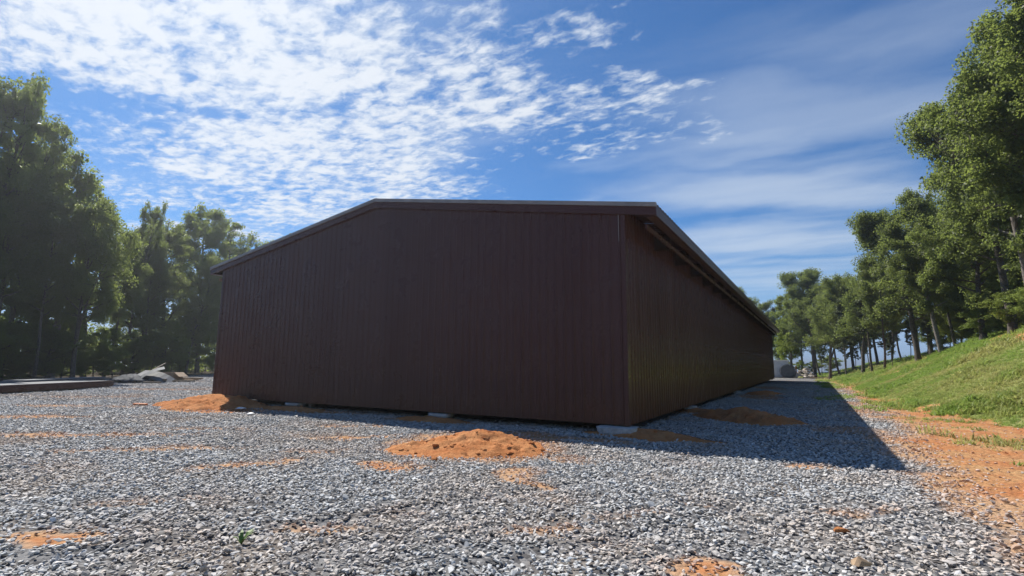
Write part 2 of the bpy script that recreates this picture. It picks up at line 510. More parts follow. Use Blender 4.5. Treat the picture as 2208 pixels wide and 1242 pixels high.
M['rust'] = mat_mottled('rust_paint', (0.45, 0.14, 0.04), (0.55, 0.20, 0.07), 4.0, 0.7, 0.2, 20)
M['rubble'] = mat_mottled('rubble', (0.40, 0.34, 0.28), (0.66, 0.60, 0.52), 3.0, 0.9, 0.6, 12)
M['litter_white'] = mat_mottled('litter_white', (0.72, 0.72, 0.70), (0.82, 0.82, 0.80), 4.0, 0.6, 0.1, 10)


# ------------------------------------------------------------------ object helpers
def tag(o, label=None, cat=None, group=None, kind=None):
    for k, v in (('label', label), ('category', cat), ('group', group), ('kind', kind)):
        if v:
            o[k] = v
    return o


def mesh_obj(name, verts, faces, mat, parent=None, smooth=False):
    me = bpy.data.meshes.new(name)
    me.from_pydata([tuple(v) for v in verts], [], [tuple(f) for f in faces])
    me.materials.append(mat)
    if smooth:
        me.polygons.foreach_set('use_smooth', np.ones(len(me.polygons), bool))
    o = bpy.data.objects.new(name, me)
    COL.objects.link(o)
    if parent is not None:
        o.parent = parent
    return o


def np_mesh(name, verts, quads, mat):
    """fast mesh from numpy arrays (all quads or all tris)"""
    me = bpy.data.meshes.new(name)
    k = quads.shape[1]
    me.vertices.add(len(verts))
    me.vertices.foreach_set('co', np.asarray(verts, np.float32).ravel())
    me.loops.add(quads.size)
    me.loops.foreach_set('vertex_index', quads.astype(np.int32).ravel())
    me.polygons.add(len(quads))
    me.polygons.foreach_set('loop_start', np.arange(0, quads.size, k, dtype=np.int32))
    me.update(calc_edges=True)
    me.validate()
    me.materials.append(mat)
    return me


def empty(name, loc=(0, 0, 0), rz=0.0):
    o = bpy.data.objects.new(name, None)
    o.empty_display_size = 0.2
    o.location = loc
    o.rotation_euler = (0, 0, rz)
    COL.objects.link(o)
    return o


def box_vf(x0, x1, y0, y1, z0, z1):
    v = [(x0, y0, z0), (x1, y0, z0), (x1, y1, z0), (x0, y1, z0), (x0, y0, z1), (x1, y0, z1), (x1, y1, z1), (x0, y1, z1)]
    f = [(3, 2, 1, 0), (4, 5, 6, 7), (0, 1, 5, 4), (1, 2, 6, 5), (2, 3, 7, 6), (3, 0, 4, 7)]
    return v, f


def box(name, x0, x1, y0, y1, z0, z1, mat, parent=None, bev=0.0):
    v, f = box_vf(x0, x1, y0, y1, z0, z1)
    o = mesh_obj(name, v, f, mat, parent)
    if bev:
        bm = bmesh.new()
        bm.from_mesh(o.data)
        bmesh.ops.bevel(bm, geom=bm.edges[:], offset=bev, segments=1, affect='EDGES')
        bm.to_mesh(o.data)
        bm.free()
    return o


def dup(o, parent, loc=(0, 0, 0), rot=None):
    c = o.copy()
    COL.objects.link(c)
    c.parent = parent
    c.location = loc
    if rot is not None:
        c.rotation_euler = rot
    return c


def copy_tree(o, parent=None):
    c = o.copy()
    COL.objects.link(c)
    c.parent = parent
    for ch in [k for k in o.children]:
        copy_tree(ch, c)
    return c


def ray_dir(px, py):
    d = CF + (px - 1104) / F_PX * CR - (py - 621) / F_PX * CU
    return d / np.linalg.norm(d)


def spot(px, py, dist):
    """ground point under the sight line (px, py) at that horizontal distance, and the height of the sight line above it"""
    d = ray_dir(px, py)
    hd = math.hypot(d[0], d[1])
    x, y = CAM[0] + d[0] / hd * dist, CAM[1] + d[1] / hd * dist
    g = gz(x, y)
    return x, y, g, CAM[2] + d[2] / hd * dist - g


# ------------------------------------------------------------------ ground sheet
def build_ground():
    def lines(lo, d0, d1, hi, fine, mid, coarse0, coarse1):
        out = list(np.arange(d0, d1 + 1e-6, fine))
        a = list(np.arange(coarse0, d0 - 1e-6, mid))
        b = list(np.arange(d1 + mid, coarse1 + 1e-6, mid))
        far0 = [coarse0 - (1.13 ** k - 1) * 8 for k in range(1, 52)]
        far1 = [coarse1 + (1.13 ** k - 1) * 8 for k in range(1, 52)]
        return np.array(sorted(far0 + a + out + b + far1))
    xs = lines(0, -20, 11, 0, 0.2, 0.7, -62, 45)
    ys = lines(0, -12, 22, 0, 0.2, 0.8, -40, 105)
    X, Y = np.meshgrid(xs, ys)
    Z = ground_z(X, Y)
    nx, ny = len(xs), len(ys)
    verts = np.stack([X.ravel(), Y.ravel(), Z.ravel()], 1)
    i = np.arange(nx - 1)[None, :] + np.arange(ny - 1)[:, None] * nx
    quads = np.stack([i, i + 1, i + nx + 1, i + nx], -1).reshape(-1, 4)
    me = np_mesh('ground', verts, quads, M['ground'])
    me.polygons.foreach_set('use_smooth', np.ones(len(me.polygons), bool))
    x, y = verts[:, 0], verts[:, 1]
    cov = np.stack([clay_cover(x, y), grass_cover(x, y), litter_cover(x, y), np.ones(len(x))], 1).astype(np.float32)
    far = np.hypot(x + 5, y - 15) > 130
    cov[far, 1] = 1.0
    a = me.color_attributes.new('cover', 'FLOAT_COLOR', 'POINT')
    a.data.foreach_set('color', cov.ravel())
    o = bpy.data.objects.new('ground', me)
    COL.objects.link(o)
    tag(o, 'gravel yard with bare orange clay and a grass bank around the barn', kind='structure')
    return o


build_ground()


# ------------------------------------------------------------------ the barn
def rib_profile(width, n_ribs=4, rib_h=0.020):
    """ribbed sheet cross-section: list of (along, out)"""
    p = [(0.0, 0.0)]
    s = width / n_ribs
    for k in range(n_ribs):
        c = (k + 0.5) * s
        p += [(c - 0.032, 0.0), (c - 0.013, rib_h), (c + 0.013, rib_h), (c + 0.032, 0.0)]
        # two small stiffeners between the ribs
        if k < n_ribs - 1:
            for t in (0.38, 0.62):
                q = c + s * t
                p += [(q - 0.012, 0.0), (q, 0.003), (q + 0.012, 0.0)]
    p.append((width, 0.0))
    return p


EAVE_X, EAVE_Z, RIDGE_Z = 0.74, 4.744, 6.125
SLOPE = (RIDGE_Z - EAVE_Z) / (W / 2 + EAVE_X)


def roof_z(x):
    return EAVE_Z + (EAVE_X - x) * SLOPE if x > -W / 2 else EAVE_Z + (x + W + EAVE_X) * SLOPE


def build_barn():
    barn = empty('barn', (0, 0, 0))
    tag(barn, 'long windowless burgundy metal barn with ribbed walls and low gable roof', 'barn')
    top_drop = 0.10
    # gable walls, panel by panel
    n = 17
    pw = W / n
    for side in (0, 1):
        for k in range(n):
            x0 = -W + k * pw
            prof = rib_profile(pw)
            v, f = [], []
            sgn = -1 if side == 0 else 1
            yb = 0.0 if side == 0 else L
            prof2 = list(prof)
            if x0 < -W / 2 < x0 + pw:                                  # the panel under the ridge
                prof2 = sorted(prof2 + [(-W / 2 - x0, 0.0)])
            lift = 0.0015 * (k % 2)
            for a, o_ in prof2:
                xx = x0 + a
                v.append((xx, yb + sgn * (o_ + lift), 0.0))
                v.append((xx, yb + sgn * (o_ + lift), roof_z(xx) - top_drop))
            for i in range(len(prof2) - 1):
                q = (2 * i, 2 * i + 2, 2 * i + 3, 2 * i + 1)
                f.append(q if side == 0 else q[::-1])
            mesh_obj('wall_panel', v, f, M['steel'], barn)
    # long walls: one panel mesh, copied
    n = 51
    pl = L / n
    prof = rib_profile(pl)
    hz = roof_z(0.0) - top_drop
    v, f = [], []
    for a, o_ in prof:
        v += [(o_, a, 0.0), (o_, a, hz)]
    for i in range(len(prof) - 1):
        f.append((2 * i, 2 * i + 2, 2 * i + 3, 2 * i + 1))
    first = mesh_obj('wall_panel', v, f, M['steel'], barn)
    for k in range(n):
        lift = 0.0015 * (k % 2)
        if k == 0:
            first.location = (0, 0, 0)
        else:
            dup(first, barn, (lift, k * pl, 0))
        dup(first, barn, (-W - lift, (k + 1) * pl, 0), (0, 0, math.pi))
    # roof panels: ribbed sheets running from ridge to eave, ends with a small thickness
    run = W / 2 + EAVE_X
    v, f = [], []
    for a, o_ in prof:
        for (rx, dz) in ((0.0, 0.0), (run, -run * SLOPE)):
            v.append((rx, a, dz + o_))
    for i in range(len(prof) - 1):
        f.append((2 * i, 2 * i + 1, 2 * i + 3, 2 * i + 2))
    rp = mesh_obj('roof_panel', v, f, M['roof'], barn)
    for k in range(n):
        lift = 0.0015 * (k % 2)
        if k == 0:
            rp.location = (-W / 2, 0, RIDGE_Z - 0.02)
        else:
            dup(rp, barn, (-W / 2, k * pl, RIDGE_Z - 0.02 + lift))
        dup(rp, barn, (-W / 2, (k + 1) * pl, RIDGE_Z - 0.02 + lift), (0, 0, math.pi))
    # ridge cap
    v, f = [], []
    for y in (-0.06, L + 0.06):
        for x, z in ((-0.32, RIDGE_Z + 0.012 - 0.32 * SLOPE), (-0.02, RIDGE_Z + 0.03), (0.02, RIDGE_Z + 0.03), (0.32, RIDGE_Z + 0.012 - 0.32 * SLOPE)):
            v.append((-W / 2 + x, y, z))
    for i in range(3):
        f.append((i, i + 1, i + 5, i + 4))
    mesh_obj('ridge_cap', v, f, M['roof'], barn)
    # rake trim on both gables: flange paled to imitate sky reflection, dark board below
    for y0, y1, ye0, ye1 in ((-0.075, -0.022, -0.11, -0.02), (L + 0.022, L + 0.075, L + 0.02, L + 0.11)):
        for s in (1, -1):
            xe = EAVE_X if s > 0 else -W - EAVE_X
            xm = -W / 2
            ze, zr = EAVE_Z, RIDGE_Z

            def plank(name, ya, yb, t0, t1, mat):
                vv = []
                for y in (ya, yb):
                    vv += [(xm, y, zr - t1), (xe, y, ze - t1), (xe, y, ze - t0), (xm, y, zr - t0)]
                ff = [(0, 1, 2, 3), (7, 6, 5, 4), (0, 4, 5, 1), (1, 5, 6, 2), (2, 6, 7, 3), (3, 7, 4, 0)]
                if (s < 0) == (ya < yb):
                    pass
                return mesh_obj(name, vv, ff, mat, barn)
            plank('rake_board', y0, y1, 0.085, 0.27, M['steel'])
            plank('rake_flashing', ye0, ye1, -0.012, 0.083, M['roof_edge'])
    # eaves: fascia, narrow soffit lip, inner board and rafter tails
    for s in (1, -1):
        def X(x):
            return x if s > 0 else -W - x

        def bx(name, xa, xb, ya, yb, za, zb, mat):
            a, b_ = sorted((X(xa), X(xb)))
            return box(name, a, b_, ya, yb, za, zb, mat, barn)
        bx('eave_fascia', 0.715, 0.735, -0.02, L + 0.02, EAVE_Z - 0.27, EAVE_Z - 0.03, M['trim'])
        bx('soffit_lip', 0.50, 0.713, -0.02, L + 0.02, EAVE_Z - 0.268, EAVE_Z - 0.255, M['trim'])
        bx('eave_board', 0.44, 0.478, 0.12, L - 0.05, EAVE_Z - 0.50, EAVE_Z - 0.40, M['timber'] if s < 0 else M['steel'])
        rt = None
        for k in range(20):
            y = 2.5 + k * (L - 2.8) / 19
            if rt is None:
                rt = bx('rafter_tail', 0.03, 0.43, y - 0.02, y + 0.02, EAVE_Z - 0.50, EAVE_Z - 0.06, M['dark_trim'])
                y_first = y
            else:
                dup(rt, barn, (0, y - y_first, 0))
    # corner trims
    for cx, cy, sx, sy in ((0, 0, 1, -1), (-W, 0, -1, -1), (0, L, 1, 1), (-W, L, -1, 1)):
        o_ = 0.024
        a, w_ = 0.105, 0.003
        ztop = roof_z(0) - 0.12
        pts = [(cx + sx * o_ - sx * a, cy + sy * o_), (cx + sx * o_, cy + sy * o_), (cx + sx * o_, cy + sy * o_ - sy * a)]
        inn = [(p[0] - sx * w_ * (i > 0), p[1] - sy * w_ * (i < 2)) for i, p in enumerate(pts)]
        v = [(p[0], p[1], z) for z in (-0.012, ztop) for p in pts + inn[::-1]]
        f = [tuple(range(6)), tuple(range(11, 5, -1))] + [(i, (i + 1) % 6, (i + 1) % 6 + 6, i + 6) for i in range(6)]
        mesh_obj('corner_trim', v, f, M['steel'], barn)
    # seam trim by the near corner, its pale colour imitating a glint
    box('trim_strip', -0.131, -0.119, -0.027, -0.021, 4.0, 4.68, M['roof_edge'], barn)
    # posts and the plank that closes the wall's foot on the inside
    for x, y in POSTS:
        box('post', x - 0.07, x + 0.07, y - 0.07, y + 0.07, -0.12, 4.6, M['old_timber'], barn)
    for xa, xb, ya, yb in ((-W + 0.05, -0.05, 0.05, 0.09), (-W + 0.05, -0.05, L - 0.09, L - 0.05), (-0.09, -0.05, 0.1, L - 0.1), (-W + 0.05, -W + 0.09, 0.1, L - 0.1)):
        box('base_board', xa, xb, ya, yb, 0.01, 0.24, M['old_timber'], barn)
    return barn


POSTS = [(-0.20, 0.20), (-5.1, 0.20), (-10.2, 0.20), (-15.02, 0.20), (-0.2, 6.6), (-0.2, 12.7), (-0.2, 18.6), (-0.2, 27.0), (-0.2, 36.0), (-0.2, 46.5),
         (-15.02, 12.0), (-15.02, 24.0), (-15.02, 36.0), (-15.02, 46.5), (-7.6, 46.5)]
build_barn()


# ------------------------------------------------------------------ lumps: hulls of random points
def hull(rng, n, sx, sy, sz, power=0.5):
    bm = bmesh.new()
    for _ in range(n):
        v = Vector((rng.gauss(0, 1), rng.gauss(0, 1), rng.gauss(0, 1))).normalized() * (0.75 + 0.25 * rng.random())
        bm.verts.new((v.x * sx, v.y * sy, v.z * sz))
    r = bmesh.ops.convex_hull(bm, input=bm.verts[:])
    for g in list(r['geom_interior']) + list(r['geom_unused']):
        if isinstance(g, bmesh.types.BMVert) and g.is_valid:
            bm.verts.remove(g)
    bmesh.ops.recalc_face_normals(bm, faces=bm.faces[:])
    v = np.array([p.co[:] for p in bm.verts])
    idx = {p: i for i, p in enumerate(bm.verts)}
    f = [[idx[q] for q in fc.verts] for fc in bm.faces]
    bm.free()
    return v, f


def lump(name, seed, n, sx, sy, sz, mat, loc=(0, 0, 0), rz=0.0, parent=None):
    v, f = hull(random.Random(seed), n, sx, sy, sz)
    o = mesh_obj(name, v, f, mat, parent)
    o.location = loc
    o.rotation_euler = (0, 0, rz)
    return o


def build_footings():
    spec = [((-0.22, -0.06), (0.42, 0.34), 0.27, 'cracked concrete footing under the near corner of the burgundy barn'),
            ((-5.1, 0.13), (0.34, 0.22), 0.17, 'concrete footing under the gable wall behind the large orange clay mound'),
            ((-10.9, 0.13), (0.36, 0.22), 0.12, 'concrete footing under the gable wall next to the far left clay mound'),
            ((-0.05, 6.6), (0.20, 0.22), 0.24, 'concrete footing under the long wall beside the shaded clay mound'),
            ((-0.08, 18.4), (0.20, 0.24), 0.20, 'farther concrete footing showing under the shaded long wall')]
    for i, ((x, y), (rx, ry), hgt, lab) in enumerate(spec):
        rng = random.Random(40 + i)
        e = empty('concrete_footing', (x, y, -0.02))
        bm = bmesh.new()
        # rough cast block: flat top, ragged tapering foot
        rings = []
        for zz, k in ((0.0, 1.0), (-hgt * 0.45, 0.98), (-hgt, 0.72), (-hgt - 0.15, 0.6)):
            ring = []
            for a in range(18):
                t = 2 * math.pi * a / 18
                ct, st = math.cos(t), math.sin(t)
                q = (abs(ct) ** 3.2 + abs(st) ** 3.2) ** (-1 / 3.2)
                kk = k * (1 + rng.uniform(-0.07, 0.07))
                ring.append(bm.verts.new((rx * q * ct * kk, ry * q * st * kk, zz + (rng.uniform(-0.02, 0.0) if zz == 0 else rng.uniform(-0.015, 0.015)))))
            rings.append(ring)
        for r0, r1 in zip(rings, rings[1:]):
            for a in range(18):
                bm.faces.new((r0[a], r1[a], r1[(a + 1) % 18], r0[(a + 1) % 18]))
        bm.faces.new(rings[0])
        bmesh.ops.recalc_face_normals(bm, faces=bm.faces[:])
        me = bpy.data.meshes.new('block')
        bm.to_mesh(me)
        bm.free()
        me.materials.append(M['concrete'])
        b = bpy.data.objects.new('block', me)
        COL.objects.link(b)
        b.parent = e
        for k in range(3):
            lump('chip', 60 + i * 5 + k, 10, 0.05, 0.04, 0.03, M['concrete'], (rng.uniform(-rx, rx), -ry - rng.uniform(0.03, 0.1), -hgt + 0.02 - 0.03), rng.random() * 3, e)
        tag(e, lab, 'footing', 'concrete footings under the barn walls')


build_footings()


# ------------------------------------------------------------------ clay mounds
MOUNDS = [  # x, y, rx, ry, angle, height, seed, label
    (-1.83, -2.95, 1.22, 1.28, 0.45, 0.25, 1, 'large lumpy orange clay mound in full sun before the gable wall'),
    (-13.6, -0.85, 1.75, 1.05, 0.25, 0.40, 2, 'orange clay mound against the far left corner of the barn'),
    (0.25, 0.0, 1.35, 0.55, 0.05, 0.15, 3, 'low brown clay heap around the footing at the near barn corner'),
    (1.75, 4.75, 1.35, 0.85, -0.5, 0.33, 4, 'clay mound lying in the barn shadow beside the long wall'),
    (0.35, 6.45, 0.9, 0.45, -0.2, 0.14, 5, 'low clay spill at the footing of the shaded long wall'),
    (1.1, 19.0, 0.9, 1.5, 0.1, 0.20, 6, 'distant low clay heap along the shaded long wall'),
    (-5.1, -0.1, 1.05, 0.42, 0.05, 0.13, 7, 'thin clay heap in shade at the middle gable footing'),
    (-10.6, -0.2, 1.5, 0.40, 0.1, 0.12, 8, 'low clay ridge along the gable between left mound and footing'),
]


def mound_h(k, x, y):
    cx, cy, rx, ry, a, H, seed, _ = MOUNDS[k]
    ca, sa = math.cos(a), math.sin(a)
    u = ((x - cx) * ca + (y - cy) * sa) / rx
    v = (-(x - cx) * sa + (y - cy) * ca) / ry
    wob = (fbm(x * 1.3, y * 1.3, 200 + seed, 4) - 0.5) * 0.75
    r = np.sqrt(u * u + v * v) * (1 + wob)
    core = np.clip(1.05 - r, 0, 1.05) / 1.05
    prof = core * (1.5 - 0.5 * core) * 0.95
    rough = ((fbm(x * 2.6, y * 2.6, 300 + seed, 3, 0.5) - 0.5) * 0.55 + (fbm(x * 8, y * 8, 330 + seed, 4, 0.66) - 0.5) * 0.6) * min(H, 0.32) * sstep(0.0, 0.35, core)
    return H * prof + rough - 0.02 * (core <= 0), core


def build_mounds():
    grp = 'clay mounds around the barn'
    for k, (cx, cy, rx, ry, a, H, seed, lab) in enumerate(MOUNDS):
        root = empty('clay_mound', (cx, cy, gz(cx, cy)))
        tag(root, lab, 'mound', grp)
        n = 90 if k in (0, 1) else 56
        ext = max(rx, ry) * 1.45
        g = np.linspace(-ext, ext, n)
        X, Y = np.meshgrid(cx + g, cy + g)
        hh, core = mound_h(k, X, Y)
        Z = ground_z(X, Y) + hh - gz(cx, cy)
        keep = core > 0.0
        idx = np.arange(n * n).reshape(n, n)
        i = idx[:-1, :-1]
        kq = (keep[:-1, :-1] | keep[1:, :-1] | keep[:-1, 1:] | keep[1:, 1:])
        quads = np.stack([i, i + 1, i + n + 1, i + n], -1)[kq]
        used = np.unique(quads)
        remap = np.zeros(n * n, int)
        remap[used] = np.arange(len(used))
        verts = np.stack([(X - cx).ravel(), (Y - cy).ravel(), Z.ravel()], 1)[used]
        me = np_mesh('heap', verts, remap[quads], M['clay'])
        me.polygons.foreach_set('use_smooth', np.ones(len(me.polygons), bool))
        o = bpy.data.objects.new('heap', me)
        COL.objects.link(o)
        o.parent = root
        # clods
        rng = random.Random(500 + seed)
        V, Fc = [], []
        want = 260 if k == 0 else (90 if k == 1 else 40)
        tries = 0
        made = 0
        while made < want and tries < want * 12:
            tries += 1
            x, y = cx + rng.uniform(-ext, ext), cy + rng.uniform(-ext, ext)
            hv, cv = mound_h(k, np.array([x]), np.array([y]))
            if cv[0] <= 0.02 or (cv[0] > 0.55 and rng.random() < 0.5):
                continue
            s = 0.010 + 0.060 * rng.random() ** 4.5
            v, f = hull(rng, 11, s * rng.uniform(0.9, 1.7), s * rng.uniform(0.8, 1.3), s * 0.7)
            z = gz(x, y) + float(hv[0]) - gz(cx, cy) + s * 0.02
            b0 = sum(len(q) for q in V)
            V.append(v + np.array([x - cx, y - cy, z]))
            Fc += [[b0 + q for q in fc] for fc in f]
            made += 1
        if V:
            c = mesh_obj('clods', np.concatenate(V), Fc, M['clay'], root)
            c['kind'] = 'stuff'


build_mounds()


def mounds_top(x, y):
    t = np.full_like(x, -1.0)
    c = np.zeros_like(x)
    for k in range(len(MOUNDS)):
        hv, core = mound_h(k, x, y)
        t = np.maximum(t, np.where(core > 0, hv, -1.0))
        c = np.maximum(c, core)
    return t, c


# ------------------------------------------------------------------ scattering with geometry nodes
def scatter(name, pts, rot, scl, tone, pick, variants, kind='stuff', label=None):
    me = bpy.data.meshes.new(name)
    me.vertices.add(len(pts))
    me.vertices.foreach_set('co', np.asarray(pts, np.float32).ravel())
    a = me.attributes.new('spin', 'FLOAT_VECTOR', 'POINT')
    a.data.foreach_set('vector', np.asarray(rot, np.float32).ravel())
    a = me.attributes.new('size', 'FLOAT_VECTOR', 'POINT')
    a.data.foreach_set('vector', np.asarray(scl, np.float32).ravel())
    a = me.attributes.new('tone', 'FLOAT_COLOR', 'POINT')
    t4 = np.concatenate([tone, np.ones((len(tone), 1))], 1).astype(np.float32)
    a.data.foreach_set('color', t4.ravel())
    a = me.attributes.new('pick', 'INT', 'POINT')
    a.data.foreach_set('value', np.asarray(pick, np.int32))
    o = bpy.data.objects.new(name, me)
    COL.objects.link(o)
    ng = bpy.data.node_groups.new(name + '_nodes', 'GeometryNodeTree')
    ng.interface.new_socket('Geometry', in_out='INPUT', socket_type='NodeSocketGeometry')
    ng.interface.new_socket('Geometry', in_out='OUTPUT', socket_type='NodeSocketGeometry')
    N, Lk = ng.nodes, ng.links
    gi, go = N.new('NodeGroupInput'), N.new('NodeGroupOutput')
    inst = N.new('GeometryNodeInstanceOnPoints')
    inst.inputs['Pick Instance'].default_value = True
    join = N.new('GeometryNodeJoinGeometry')
    for vo in reversed(variants):
        oi = N.new('GeometryNodeObjectInfo')
        oi.inputs['Object'].default_value = vo
        oi.inputs['As Instance'].default_value = True
        Lk.new(oi.outputs['Geometry'], join.inputs[0])

    def attr(nm, ty):
        n = N.new('GeometryNodeInputNamedAttribute')
        n.data_type = ty
        n.inputs['Name'].default_value = nm
        return n.outputs['Attribute']
    Lk.new(gi.outputs[0], inst.inputs['Points'])
    Lk.new(join.outputs[0], inst.inputs['Instance'])
    Lk.new(attr('pick', 'INT'), inst.inputs['Instance Index'])
    e2r = N.new('FunctionNodeEulerToRotation')
    Lk.new(attr('spin', 'FLOAT_VECTOR'), e2r.inputs[0])
    Lk.new(e2r.outputs[0], inst.inputs['Rotation'])
    Lk.new(attr('size', 'FLOAT_VECTOR'), inst.inputs['Scale'])
    Lk.new(inst.outputs[0], go.inputs[0])
    md = o.modifiers.new('scatter', 'NODES')
    md.node_group = ng
    tag(o, label, kind=kind)
    return o


def variant(name, verts, faces, mat):
    me = bpy.data.meshes.new(name)
    me.from_pydata([tuple(v) for v in verts], [], [tuple(f) for f in faces])
    me.materials.append(mat)
    return bpy.data.objects.new(name, me)          # not linked: only a source for the scatter


RNG = np.random.default_rng(7)


def in_view(x, y, z, mx=1.12, my=1.25):
    d = np.stack([x - CAM[0], y - CAM[1], z - CAM[2]], 1)
    f = d @ CF
    r, u = d @ CR, d @ CU
    ok = f > 0.5
    f = np.where(ok, f, 1)
    return ok & (np.abs(r / f) < 1104 / F_PX * mx + 1.2 / f) & (np.abs(u / f) < 621 / F_PX * my + 0.6 / f)


def build_gravel():
    rng = random.Random(11)
    variants = []
    for i in range(9):
        v, f = hull(rng, 13 + i % 4, 1.0, 0.55 + 0.05 * (i % 5), 0.30 + 0.06 * (i % 4))
        variants.append(variant('gravel_stone', v, f, M['stone']))
    xs, ys = [], []
    cells = [(-42, 9, -14, 36, 620)]
    x0, x1, y0, y1, den = cells[0]
    n = int((x1 - x0) * (y1 - y0) * den)
    x = RNG.uniform(x0, x1, n)
    y = RNG.uniform(y0, y1, n)
    dist = np.hypot(x - CAM[0], y - CAM[1])
    keep = RNG.random(n) < np.interp(dist, [0, 9, 16, 26, 45, 70], [1.0, 0.95, 0.62, 0.34, 0.22, 0.15])
    keep &= ~((x > -W + 0.2) & (x < -0.15) & (y > 0.6))
    keep &= dist > 2.2
    x, y, dist = x[keep], y[keep], dist[keep]
    z = ground_z(x, y)
    k = in_view(x, y, z)
    x, y, z, dist = x[k], y[k], z[k], dist[k]
    clay = clay_cover(x, y)
    grass = grass_cover(x, y)
    lit = litter_cover(x, y)
    mt, mc = mounds_top(x, y)
    prob = (1 - 0.82 * sstep(0.15, 1.0, clay + (fbm(x * 3, y * 3, 19, 4) - 0.5) * 0.9)) * (1 - sstep(0.1, 0.4, grass)) * (1 - sstep(0.2, 0.5, lit))
    prob = np.where(mc > 0.02, prob * 0.0, prob)
    strip = sstep(-0.2, 1.4, x - np.interp(y, EDGE_Y, EDGE_X))
    prob = prob * (1 - 0.85 * strip)
    k = RNG.random(len(x)) < prob
    x, y, z, dist, clay = x[k], y[k], z[k], dist[k], clay[k]
    n = len(x)
    size = (0.0188 + 0.0175 * RNG.random(n) ** 1.6) * np.where(RNG.random(n) < 0.04, 1.5, 1.0)
    size = size * np.interp(dist, [0, 12, 40], [1.0, 1.1, 1.5])
    z = z + size * RNG.uniform(-0.1, 0.75, n) + 0.018 * fbm(x * 2.3, y * 2.3, 23, 3)
    rot = np.stack([RNG.normal(0, 0.30, n), RNG.normal(0, 0.30, n), RNG.uniform(0, 6.283, n)], 1)
    scl = size[:, None] * RNG.uniform(0.75, 1.25, (n, 3))
    g = np.clip(RNG.normal(0.475, 0.09, n), 0.18, 0.70)
    g = np.where(RNG.random(n) < 0.015, g * 1.5, g)
    warm = RNG.normal(0.0, 0.03, n)
    tone = np.stack([g * (1.0 + warm), g * (1.0), g * (0.98 - warm)], 1)
    dust = np.clip(sstep(0.10, 0.6, clay) * 0.75 + 0.50 * sstep(0.45, 0.66, fbm(x * 0.6, y * 0.75, 131, 4)), 0, 0.9) * RNG.uniform(0.3, 1.0, n)
    tan = np.array([0.44, 0.33, 0.235])
    org = np.array([0.44, 0.20, 0.09])
    tgt = tan[None] * (1 - clay[:, None]) + org[None] * clay[:, None]
    tone = tone * (1 - dust[:, None]) + (tgt * (0.6 + g[:, None] * 1.2)) * dust[:, None]
    pick = RNG.integers(0, len(variants), n)
    print('gravel stones', n)
    scatter('gravel', np.stack([x, y, z], 1), rot, scl, tone, pick, variants, label='loose grey crushed stone spread over the yard')


build_gravel()


def build_grass():
    variants = []
    rng = random.Random(23)
    for i in range(5):
        V, Fc = [], []
        for b in range(15):
            a = rng.uniform(0, 6.283)
            r = rng.uniform(0, 0.10)
            bx_, by_ = r * math.cos(a), r * math.sin(a)
            hgt = rng.uniform(0.06, 0.19) * (1.0 if i < 4 else 1.5)
            wd = rng.uniform(0.005, 0.010)
            t = rng.uniform(0, 6.283)
            lean = rng.uniform(0.1, 0.75) * hgt
            dx, dy = math.cos(t), math.sin(t)
            px_, py_ = -dy * wd, dx * wd
            k = len(V)
            V += [(bx_ - px_, by_ - py_, -0.01), (bx_ + px_, by_ + py_, -0.01),
                  (bx_ + dx * lean * 0.35 + px_ * .8, by_ + dy * lean * 0.35 + py_ * .8, hgt * 0.6), (bx_ + dx * lean * 0.35 - px_ * .8, by_ + dy * lean * 0.35 - py_ * .8, hgt * 0.6),
                  (bx_ + dx * lean, by_ + dy * lean, hgt)]
            Fc += [(k, k + 1, k + 2, k + 3), (k + 3, k + 2, k + 4)]
        variants.append(variant('grass_tuft', V, Fc, M['blade']))
    n = 420000
    x = RNG.uniform(3.5, 17, n)
    y = RNG.uniform(-6, 75, n)
    dist = np.hypot(x - CAM[0], y - CAM[1])
    keep = RNG.random(n) < np.interp(dist, [0, 18, 30, 60, 90], [0.55, 0.55, 0.33, 0.13, 0.07])
    x, y, dist = x[keep], y[keep], dist[keep]
    xl = RNG.uniform(-36, -22, 9000)
    yl = RNG.uniform(-10, 14, 9000)
    x, y = np.concatenate([x, xl]), np.concatenate([y, yl])
    dist = np.hypot(x - CAM[0], y - CAM[1])
    gc = grass_cover(x, y)
    left = x < -10
    gl = sstep(0.25, 0.5, litter_cover(x, y)) * (1 - sstep(0.6, 0.95, litter_cover(x, y))) * 0.9
    xf = np.interp(y, FOOT_Y, FOOT_X)
    weeds = 0.22 * sstep(0.48, 0.66, fbm(x * 0.9, y * 0.9, 61, 3)) * sstep(-3.0, -0.8, x - xf)     # sparse growth on the clay strip
    prob = np.where(left, gl, np.maximum(gc ** 1.3, weeds * (y > -8)))
    z = ground_z(x, y)
    k = (RNG.random(len(x)) < prob) & in_view(x, y, z)
    x, y, z, dist = x[k], y[k], z[k], dist[k]
    n = len(x)
    rot = np.stack([RNG.normal(0, 0.12, n), RNG.normal(0, 0.12, n), RNG.uniform(0, 6.283, n)], 1)
    tall = 0.55 + 0.9 * sstep(0.4, 0.75, fbm(x * 0.7, y * 0.7, 88, 4))
    s = RNG.uniform(0.7, 1.3, n) * tall * np.interp(dist, [0, 30, 80], [1, 1.2, 1.9])
    scl = np.stack([s * 1.25, s * 1.25, s * 0.48], 1)
    dry = np.clip(sstep(0.46, 0.78, fbm(x * 0.35, y * 0.35, 71, 4)) + RNG.normal(0, 0.2, n), 0, 1)
    ga, gb = np.array([0.25, 0.37, 0.065]), np.array([0.46, 0.44, 0.16])
    tone = ga[None] * (1 - dry[:, None]) + gb[None] * dry[:, None]
    tone = tone * RNG.uniform(0.75, 1.2, (n, 1))
    print('grass tufts', n)
    scatter('grass', np.stack([x, y, z], 1), rot, scl, tone, RNG.integers(0, 5, n), variants, label='green and straw coloured grass on the bank beside the yard')


